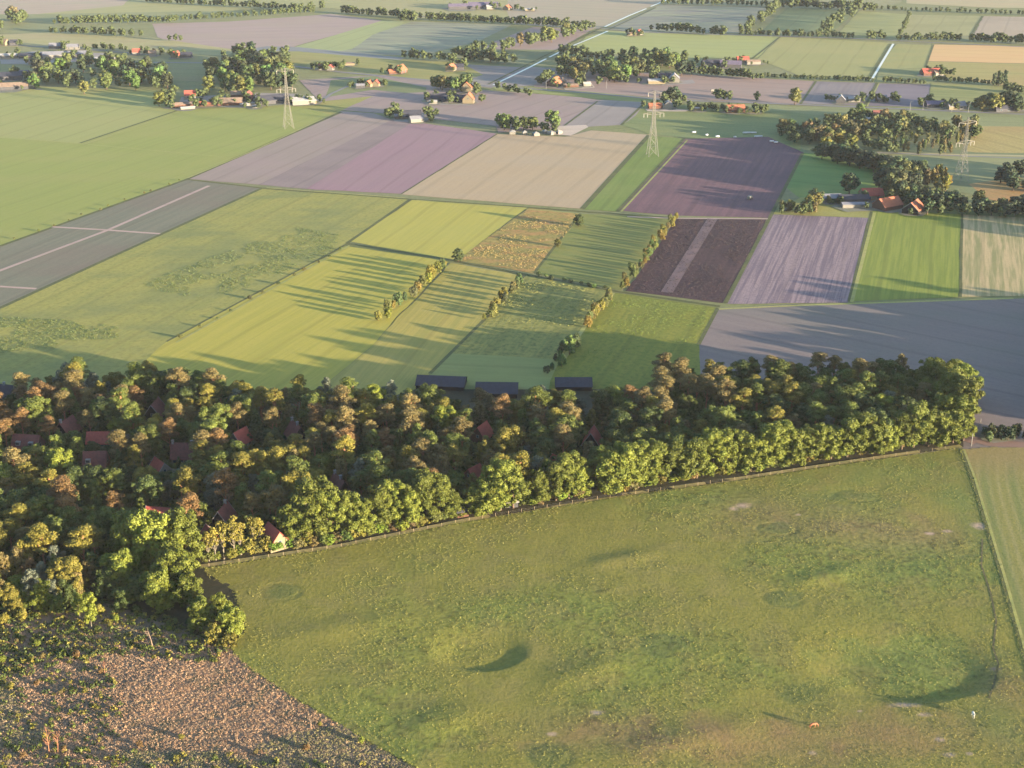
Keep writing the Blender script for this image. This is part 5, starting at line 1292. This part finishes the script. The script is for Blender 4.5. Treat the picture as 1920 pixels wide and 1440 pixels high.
pylon(1801, 340, 42, 24, 'lattice pylon by the golden birches and hill pasture', [(38, 7.0), (25, 7.4)])

# ------------------------------------------------------------------ posts and fence by the pasture
def post(px, py, h, r, label, mat=TRIM):
    x, y = G(px, py); m = MB(); m.tube([(0,0,-.3),(0,0,h*.97),(0,0,h)], [r, r*.9, r*.4], 8); o = m.build('road_post', mat, None, True); o.location = (x, y, 0); props(o, label, 'post')
post(1821, 836, 5.2, .16, 'tall white pole where the dirt road meets the pasture corner')
post(1838, 796, 2.6, .10, 'short pale post beside the ploughed field behind the tall pole')
for i, (px, py) in enumerate([(1024,168),(1137,166),(1706,208),(1730,207),(1784,210),(1815,211)]):
    x, y = G(px, py); m = MB(); m.tube([(0,0,0),(0,0,7),(.5,0,7.8),(1.4,0,8.0)], [.16,.12,.1,.08], 6); p = bpy.data.objects.new('street_lamp', None); link(p); p.location = (x, y, 0)
    props(p, f"pale roadside lamp post, {ordn(i+1)} from the canal along the main road", 'street lamp', 'lamp posts along the main road')
    m.build('pole', TRIM, p); q = MB(); q.box(1.2,2.0,-.14,.14,7.9,8.08); q.build('lamp_head', WALL_GREY, p)
# post and wire fence along the path
fence = link(bpy.data.objects.new('pasture_fence', None)); props(fence, 'thin wooden post fence between footpath and pasture', 'fence')
_a = [G(*p) for p in [(392,1062),(640,1025),(880,976),(1120,936),(1400,897),(1700,852),(1796,839)]]
_cum = 0; _pp = []
for i in range(len(_a) - 1):
    (x0, y0), (x1, y1) = _a[i], _a[i+1]; L = math.hypot(x1-x0, y1-y0); n = max(1, int(L / 4.6))
    for k in range(n): _pp.append((x0 + (x1-x0)*k/n, y0 + (y1-y0)*k/n))
_pp = _pp[:100]
_m = MB(); _m.tube([(0,0,-.2),(0,0,1.25)], [.055,.05], 5); _pm = None
for i, (x, y) in enumerate(_pp):
    if _pm is None: o = _m.build('post', simple('fence_wood', (190,170,140)), fence); _pm = o.data
    else: o = link(bpy.data.objects.new('post', _pm), fence)
    o.location = (x, y, 0)
_w = MB()
for zz in (.55, 1.05): _w.tube([(x, y, zz) for x, y in _pp], [.008] * len(_pp), 4, False)
_w.build('wire', STEEL, fence)

# ------------------------------------------------------------------ horses
def horse(px, py, rot, col, name_label, graze=True, size=1.0):
    x, y = G(px, py)
    mat = simple('horse_coat', col, 0.7, tuple(int(v * .85) for v in col), 3.0)
    J = {  # joint: (x forward, y side, z, radius x)
     'pel': (-.62,0,1.28,.30), 'loin': (-.2,0,1.25,.31), 'bel': (.15,0,1.20,.33), 'che': (.52,0,1.24,.31), 'sho': (.72,0,1.32,.24)}
    if graze: J.update({'n1': (1.0,0,1.22,.19), 'n2': (1.28,0,.88,.14), 'pol': (1.46,0,.56,.13), 'muz': (1.36,0,.16,.075)})
    else: J.update({'n1': (.98,0,1.56,.19), 'n2': (1.18,0,1.80,.15), 'pol': (1.34,0,1.98,.13), 'muz': (1.74,0,1.70,.075)})
    for s, n in ((1,'l'), (-1,'r')):
        J['hip'+n] = (-.66, s*.16, 1.08, .21); J['sti'+n] = (-.52, s*.19, .86, .14); J['hoc'+n] = (-.86, s*.19, .52, .07); J['hft'+n] = (-.80, s*.19, .24, .05); J['hho'+n] = (-.76, s*.19, .03, .07)
        off = .10 if s > 0 else -.08
        J['elb'+n] = (.60, s*.16, .96, .14); J['kne'+n] = (.66+off, s*.16, .52, .065); J['fft'+n] = (.66+off, s*.16, .22, .045); J['fho'+n] = (.70+off, s*.16, .03, .065)
    J['t1'] = (-.95,0,1.26,.07)
    names = list(J); idx = {n: i for i, n in enumerate(names)}
    E = [('pel','loin'),('loin','bel'),('bel','che'),('che','sho'),('sho','n1'),('n1','n2'),('n2','pol'),('pol','muz'),('pel','t1')]
    for n in 'lr': E += [('pel','hip'+n),('hip'+n,'sti'+n),('sti'+n,'hoc'+n),('hoc'+n,'hft'+n),('hft'+n,'hho'+n),('che','elb'+n),('elb'+n,'kne'+n),('kne'+n,'fft'+n),('fft'+n,'fho'+n)]
    me = bpy.data.meshes.new('horse'); me.from_pydata([J[n][:3] for n in names], [(idx[a], idx[b]) for a, b in E], []); me.materials.append(mat)
    o = link(bpy.data.objects.new('horse', me))
    sk = o.modifiers.new('skin', 'SKIN'); sk.use_smooth_shade = True
    if not me.skin_vertices: 
        bpy.context.view_layer.objects.active = o
    sv = me.skin_vertices[0].data
    for n in names: sv[idx[n]].radius = (J[n][3], J[n][3])
    sv[idx['pel']].use_root = True
    ss = o.modifiers.new('subd', 'SUBSURF'); ss.levels = 1; ss.render_levels = 2
    x0, y0 = x, y
    o.location = (x, y, float(meadow_h(np.array([x]), np.array([y]))[0]) - .02); o.rotation_euler = (0, 0, math.radians(rot)); o.scale = (size,) * 3
    props(o, name_label, 'horse')
    hair = simple('horse_hair', tuple(int(v * .55) for v in col) if sum(col) < 600 else (225,220,205), 0.9)
    t = MB(); t.tube([(-.93,0,1.3),(-1.08,0,1.1),(-1.1,0,.75),(-1.06,0,.5)], [.06,.09,.08,.02], 6); t.build('tail', hair, o, True)
    mn = MB()
    path = [J['sho'], J['n1'], J['n2'], J['pol']]
    for i in range(3):
        a, b = path[i], path[i+1]; d = np.array((b[0]-a[0], 0, b[2]-a[2])); d /= np.linalg.norm(d); up = np.array((-d[2], 0, d[0]))
        if up[2] < 0: up = -up
        A = np.array((a[0],0,a[2])) + up * a[3] * .9; B = np.array((b[0],0,b[2])) + up * b[3] * .9
        mn.tube([A, (A+B)/2 + up*.04, B], [.05,.06,.045], 6)
    mn.build('mane', hair, o, True)
    e = MB(); p = np.array(J['pol'][:3]); m2 = np.array(J['muz'][:3]); bk = (p - m2) / np.linalg.norm(p - m2)
    for s in (-1, 1): e.tube([p + (0, s*.07, 0), p + bk * .2 + np.array((0, s*.09, .04))], [.045, .01], 5)
    e.build('ear', mat, o, True)
    return o
horse(1524, 1364, 8, (176,112,80), 'chestnut horse grazing on the dry part of the pasture', True)
horse(1824, 1345, 262, (238,236,226), 'white horse standing on the pasture near the animal track', False)

# ------------------------------------------------------------------ heath: tussocks, bushes and dead trees
hp = [G(*p) for p in HEATH_POLY]
TUS = np.concatenate([scatter([(-120,1170),(60,1170),(200,1150),(430,1222),(560,1314),(700,1397),(785,1444),(900,1540),(-120,1540)], 46000, 81)])
n_ = fbm(TUS[:, 0] / 22, TUS[:, 1] / 22, 61, 4)
r_ = np.random.RandomState(82).uniform(0, 1, len(TUS))
hz = 0.5 * (fbm(TUS[:, 0] / 9, TUS[:, 1] / 9, 71, 3) - .5)
px_, py_ = P(TUS[:, 0], TUS[:, 1])
pinkish = (n_ > .44) | (((px_ - 330) / 300) ** 2 + ((py_ - 1300) / 110) ** 2 < 1)
C_TP = alb((218,180,150), 1.75); C_TP2 = alb((186,148,122), 1.75); C_TG = alb((178,166,112), 1.7); C_TD = alb((168,148,124), 1.7)
TUFT = foliage_mat('dry_tufts')
for nm, sel, col, szr, lab in [
    ('bleached_grass', pinkish & (r_ < .5), C_TP, (.13,.42), 'bleached pink-tan grass tufts covering the heath'),
    ('dry_bracken', pinkish & (r_ >= .5), C_TP2, (.13,.42), 'dry brown bracken between the bleached tufts'),
    ('heather', (~pinkish) & (r_ < .55), C_TD, (.15,.45), 'dark heather clumps of the heath edge'),
    ('coarse_grass', (~pinkish) & (r_ >= .55), C_TG, (.15,.45), 'coarse olive grass clumps of the heath')]:
    q = TUS[sel]; z = hz[sel]
    o = tuft_cloud(nm, np.column_stack([q, z]), np.random.RandomState(84).uniform(*szr, len(q)), col, TUFT, 7, .35, seed=85, squash=.55)
    props(o, lab, nm.replace('_', ' '), kind='stuff')
HB = [(40,1158,3.2,C_YEL),(8,1166,3.0,C_YEL),(70,1212,2.0,C_LIME),(80,1232,1.4,C_TAN),(30,1205,1.3,C_TAN),(60,1202,1.2,C_GREEN),(120,1225,1.6,C_LIME),(135,1182,1.6,C_LIME),(142,1232,2.2,C_RUST),(218,1164,1.8,C_LIME),
      (280,1166,1.2,C_GREEN),(318,1182,1.6,C_LIME),(346,1196,1.4,C_LIME),(330,1168,1.4,C_GREEN),(5,1240,2.0,C_LIME),(60,1240,1.6,C_YEL),(20,1290,1.8,C_YEL),(70,1284,1.6,C_RUST),(115,1300,1.2,C_TAN),(160,1298,1.4,C_YEL),
      (340,1386,1.6,C_YEL),(262,1400,1.8,C_RUST),(678,1392,1.6,C_LIME),(43,1420,1.6,C_RUST),(120,1408,1.6,C_RUST),(190,1262,1.6,C_RUST),(96,1352,1.2,C_GREEN),(480,1412,1.3,C_TAN),(575,1405,1.8,C_RUST),(600,1360,1.2,C_YEL),
      (300,1150,2.0,C_GREEN),(256,1146,2.2,C_DKGREEN),(360,1170,2.4,C_DKGREEN),(396,1168,2.2,C_GREEN)]
HB.sort()
for i, (px, py, h, c) in enumerate(HB):
    x, y = G(px, py); cn = {C_YEL: 'golden', C_LIME: 'bright lime', C_TAN: 'tan', C_GREEN: 'green', C_RUST: 'rust-brown', C_DKGREEN: 'dark green'}[c]
    tree('shrub', x, y, h, c, f"{cn} heath bush, {ordn(i+1)} along from the heath's wild end toward the pasture", 'bushes on the heath', parts=True)
for i, (px, py, k, h, c) in enumerate([(172,1178,'birch',12,C_LIME),(150,1160,'birch',9,C_LIME),(108,1106,'spruce',13,C_GREEN),(60,1106,'birch',11,C_RUST),(42,1098,'birch',13,C_TAN),(14,1104,'birch',12,C_TAN),(186,1150,'shrub',3,C_YEL)]):
    x, y = G(px, py); tree(k, x, y, h, c, f"{['lime-leaved birch taller','lime-leaved birch shorter','stacked dark green spruce','rust-leaved birch','tan birch taller','tan birch shorter','golden shrub'][i]}, at the wood's heath corner", 'trees where heath meets wood')
for i, (px, py, k, h, c) in enumerate(sorted([(20,1140,'bushy_oak',8,C_YEL),(52,1136,'bushy_oak',7,C_GREEN),(84,1140,'bushy_oak',9,C_LIME),(112,1150,'bushy_oak',6,C_GREEN),(132,1128,'bushy_oak',9,C_DKGREEN),(-8,1128,'bushy_oak',9,C_GREEN),
                                         (205,1120,'bushy_oak',10,C_DKGREEN),(232,1140,'bushy_oak',7,C_DKGREEN),(180,1100,'birch',12,C_DKGREEN),(262,1128,'bushy_oak',9,C_DKGREEN),(150,1126,'birch',10,C_TAN),(30,1150,'bushy_oak',5,C_YEL)])):
    x, y = G(px, py); tree(k, x, y, h, c, f"leafy tree fringing the heath side of the wood, {ordn(i+1)} from the wild end", 'trees where heath meets wood')
SCR = np.concatenate([scatter([(-120,1128),(60,1148),(200,1118),(330,1160),(432,1216),(400,1244),(200,1225),(-120,1300)], 1100, 61), scatter([(-120,1200),(200,1200),(250,1440),(-120,1500)], 420, 62), scatter([(240,1400),(760,1440),(900,1540),(240,1540)], 160, 63)])
for nm, col, sl, lab in (('low_scrub', C_GREEN, slice(0, None, 3), 'low dark green scrub on the heath'), ('gorse_scrub', C_YEL, slice(1, None, 3), 'low golden scrub on the heath'), ('bramble_scrub', C_DKGREEN, slice(2, None, 3), 'low bramble scrub at the wood edge')):
    qq = SCR[sl]; o = tuft_cloud(nm, np.column_stack([qq, np.zeros(len(qq))]), np.random.RandomState(64).uniform(.35, 1.15, len(qq)), col, LEAF, 26, .8, seed=65, squash=1.0); o.data.update(); props(o, lab, 'scrub', kind='stuff')
def snag(px, py, h, label, lean, seed, mat=DEADWOOD, r0=.2, nb=6, spread=.35):
    x, y = G(px, py); r = np.random.RandomState(seed); root = link(bpy.data.objects.new('dead_tree', None)); root.location = (x, y, -.1); props(root, label, 'dead tree', 'bare dead trees on the heath')
    m = MB(); top = np.array((lean[0] * h, lean[1] * h, h)); m.tube([(0,0,-.2), top * .35 + (.1,0,0), top * .7, top], [r0, r0*.75, r0*.45, r0*.15], 7); m.build('trunk', mat, root, True)
    for k in range(nb):
        t = r.uniform(.3, .85); a = r.uniform(0, 6.28); L = h * r.uniform(.2, .4) * (1.1 - t * .5); st = top * t
        en = st + np.array((math.cos(a) * L * spread * 2, math.sin(a) * L * spread * 2, L * .8)); b = MB()
        b.tube([st, st*.5+en*.5 + np.array((0,0,-.08*L)), en], [r0*.4, r0*.26, r0*.08], 5)
        for _ in range(2):
            s2 = st + (en - st) * r.uniform(.4, .8); e2 = s2 + np.array((r.uniform(-.3,.3), r.uniform(-.3,.3), .35)) * L; b.tube([s2, e2], [r0*.2, r0*.05], 4)
        b.build('branch', mat, root, True)
snag(286, 1212, 5.5, 'pale leaning dead tree with forked limbs near the wood', (-.25,.25), 3, spread=.7)
snag(272, 1240, 3.0, 'fallen pale dead limb below the leaning dead tree', (-.8,-.6), 4, r0=.14, nb=3)
snag(583, 1366, 4.2, 'white forked dead stump near the pasture boundary', (-.05,0), 5, nb=4)
snag(92, 1412, 8.0, 'tall orange-barked bare birch with many fine twigs', (.02,0), 6, PINEBARK, .14, 16, .3)
snag(108, 1410, 6.5, 'shorter orange-barked bare birch next to the tall one', (.1,0), 7, PINEBARK, .12, 12, .3)
snag(196, 1262, 4.0, 'thin orange sapling stems on the open heath', (.02,0), 8, PINEBARK, .08, 9, .3)
snag(158, 1072, 9.0, 'pale bare V-shaped dead birch inside the wood edge', (-.08,0), 9, BIRCHBARK, .14, 6, .25)
snag(420, 1250, 2.0, 'small fallen pale trunk at the pasture ditch', (.8,.2), 10, r0=.14, nb=3)

# rank grass along the pasture rim
rim = []
for a, b in zip(MEADOW_POLY[:-1], MEADOW_POLY[1:]):
    A, B = np.array(G(*a)), np.array(G(*b)); L = np.linalg.norm(B - A); n = int(L * 5)
    if a[1] > 1500 or b[1] > 1500: continue
    t = np.random.RandomState(int(a[0])).uniform(0, 1, (n, 1)); rim.append(A + (B - A) * t + np.random.RandomState(int(a[1])).normal(0, .55, (n, 2)))
rim = np.concatenate(rim)
o = tuft_cloud('rank_grass', np.column_stack([rim, meadow_h(rim[:,0], rim[:,1])]), np.random.RandomState(4).uniform(.12,.34,len(rim)), alb((168,170,88)), TUFT, 6, .35, seed=6, squash=1.0)
props(o, 'rank uncut grass fringing the pasture', 'rank grass', kind='stuff')
# dock and thistle clumps in the pasture
TQ = scatter([(380,1068),(1120,940),(1800,845),(1900,1180),(1960,1440),(800,1440),(470,1250),(460,1180)], 52000, 91)
n1_ = fbm(TQ[:,0]/30, TQ[:,1]/30, 21, 4); n2_ = fbm(TQ[:,0]/9, TQ[:,1]/9, 93, 3)
TQ = TQ[(n1_ > .36) & (n2_ > .42)]
o = tuft_cloud('pasture_tussocks', np.column_stack([TQ, meadow_h(TQ[:,0], TQ[:,1])]), np.random.RandomState(5).uniform(.10,.30,len(TQ)), alb((150,146,80), 2.0), TUFT, 5, .4, seed=7, squash=.55)
props(o, 'scattered grass tussocks over the pasture', 'tussocks', kind='stuff')

# weeds standing in the crops
for nm, poly, n, c, sz, lab in [
    ('thistle_growth', [(270,530),(400,480),(560,425),(640,440),(625,470),(500,528),(390,560),(290,548)], 4200, (112,128,80), (.15,.55), 'dark green weeds standing in the pale crop'),
    ('thistle_growth', [(-60,590),(120,600),(220,612),(225,640),(-60,668)], 2600, (112,128,78), (.15,.55), 'dark green weeds at the wood end of the pale crop'),
    ('sedge_tussocks', [(884,472),(988,396),(1080,404),(1070,430),(1000,506),(866,488)], 2600, (176,152,98), (.15,.5), 'tawny sedge tussocks in the rough pasture'),
    ('meadow_weeds', [(912,600),(988,520),(1140,548),(1100,600),(1080,612)], 2200, (160,160,92), (.15,.45), 'yellow-green weeds of the weedy strip'),
    ('meadow_weeds', [(1152,552),(1340,578),(1306,640),(1060,690),(1098,614)], 2400, (132,150,66), (.12,.38), 'bright weeds in the green paddock'),
    ('plough_clods', [(1178,543),(1272,411),(1436,413),(1354,565)], 3000, (82,68,74), (.25,.55), 'dark clods on the ploughed field')]:
    qq = scatter(poly, n, len(nm) + n); qq = qq[fbm(qq[:, 0] / 14, qq[:, 1] / 14, 55, 3) > {'plough_clods': .3, 'thistle_growth': .43}.get(nm, .47)]; n = len(qq); o = tuft_cloud(nm, np.column_stack([qq, np.zeros(n)]), np.random.RandomState(n).uniform(*sz, n), alb(c, 2.2), TUFT, 6, .5, seed=n, squash=.6); props(o, lab, nm.replace('_', ' '), kind='stuff')

# ------------------------------------------------------------------ haze
hz_m = bpy.data.materials.new('haze'); hz_m.use_nodes = True; _n = hz_m.node_tree
_n.nodes.remove(_n.nodes['Principled BSDF']); _v = _n.nodes.new('ShaderNodeVolumePrincipled')
_v.inputs['Color'].default_value = (0.80, 0.86, 1.0, 1); _v.inputs['Density'].default_value = 0.000017; _v.inputs['Anisotropy'].default_value = 0.0
_n.links.new(_v.outputs[0], _n.nodes['Material Output'].inputs['Volume'])
hb = MB(); hb.box(-4600, 4600, -400, 7100, -1.4, 232); ho = hb.build('haze', hz_m); props(ho, 'thin evening haze over the fields', 'haze', kind='stuff')
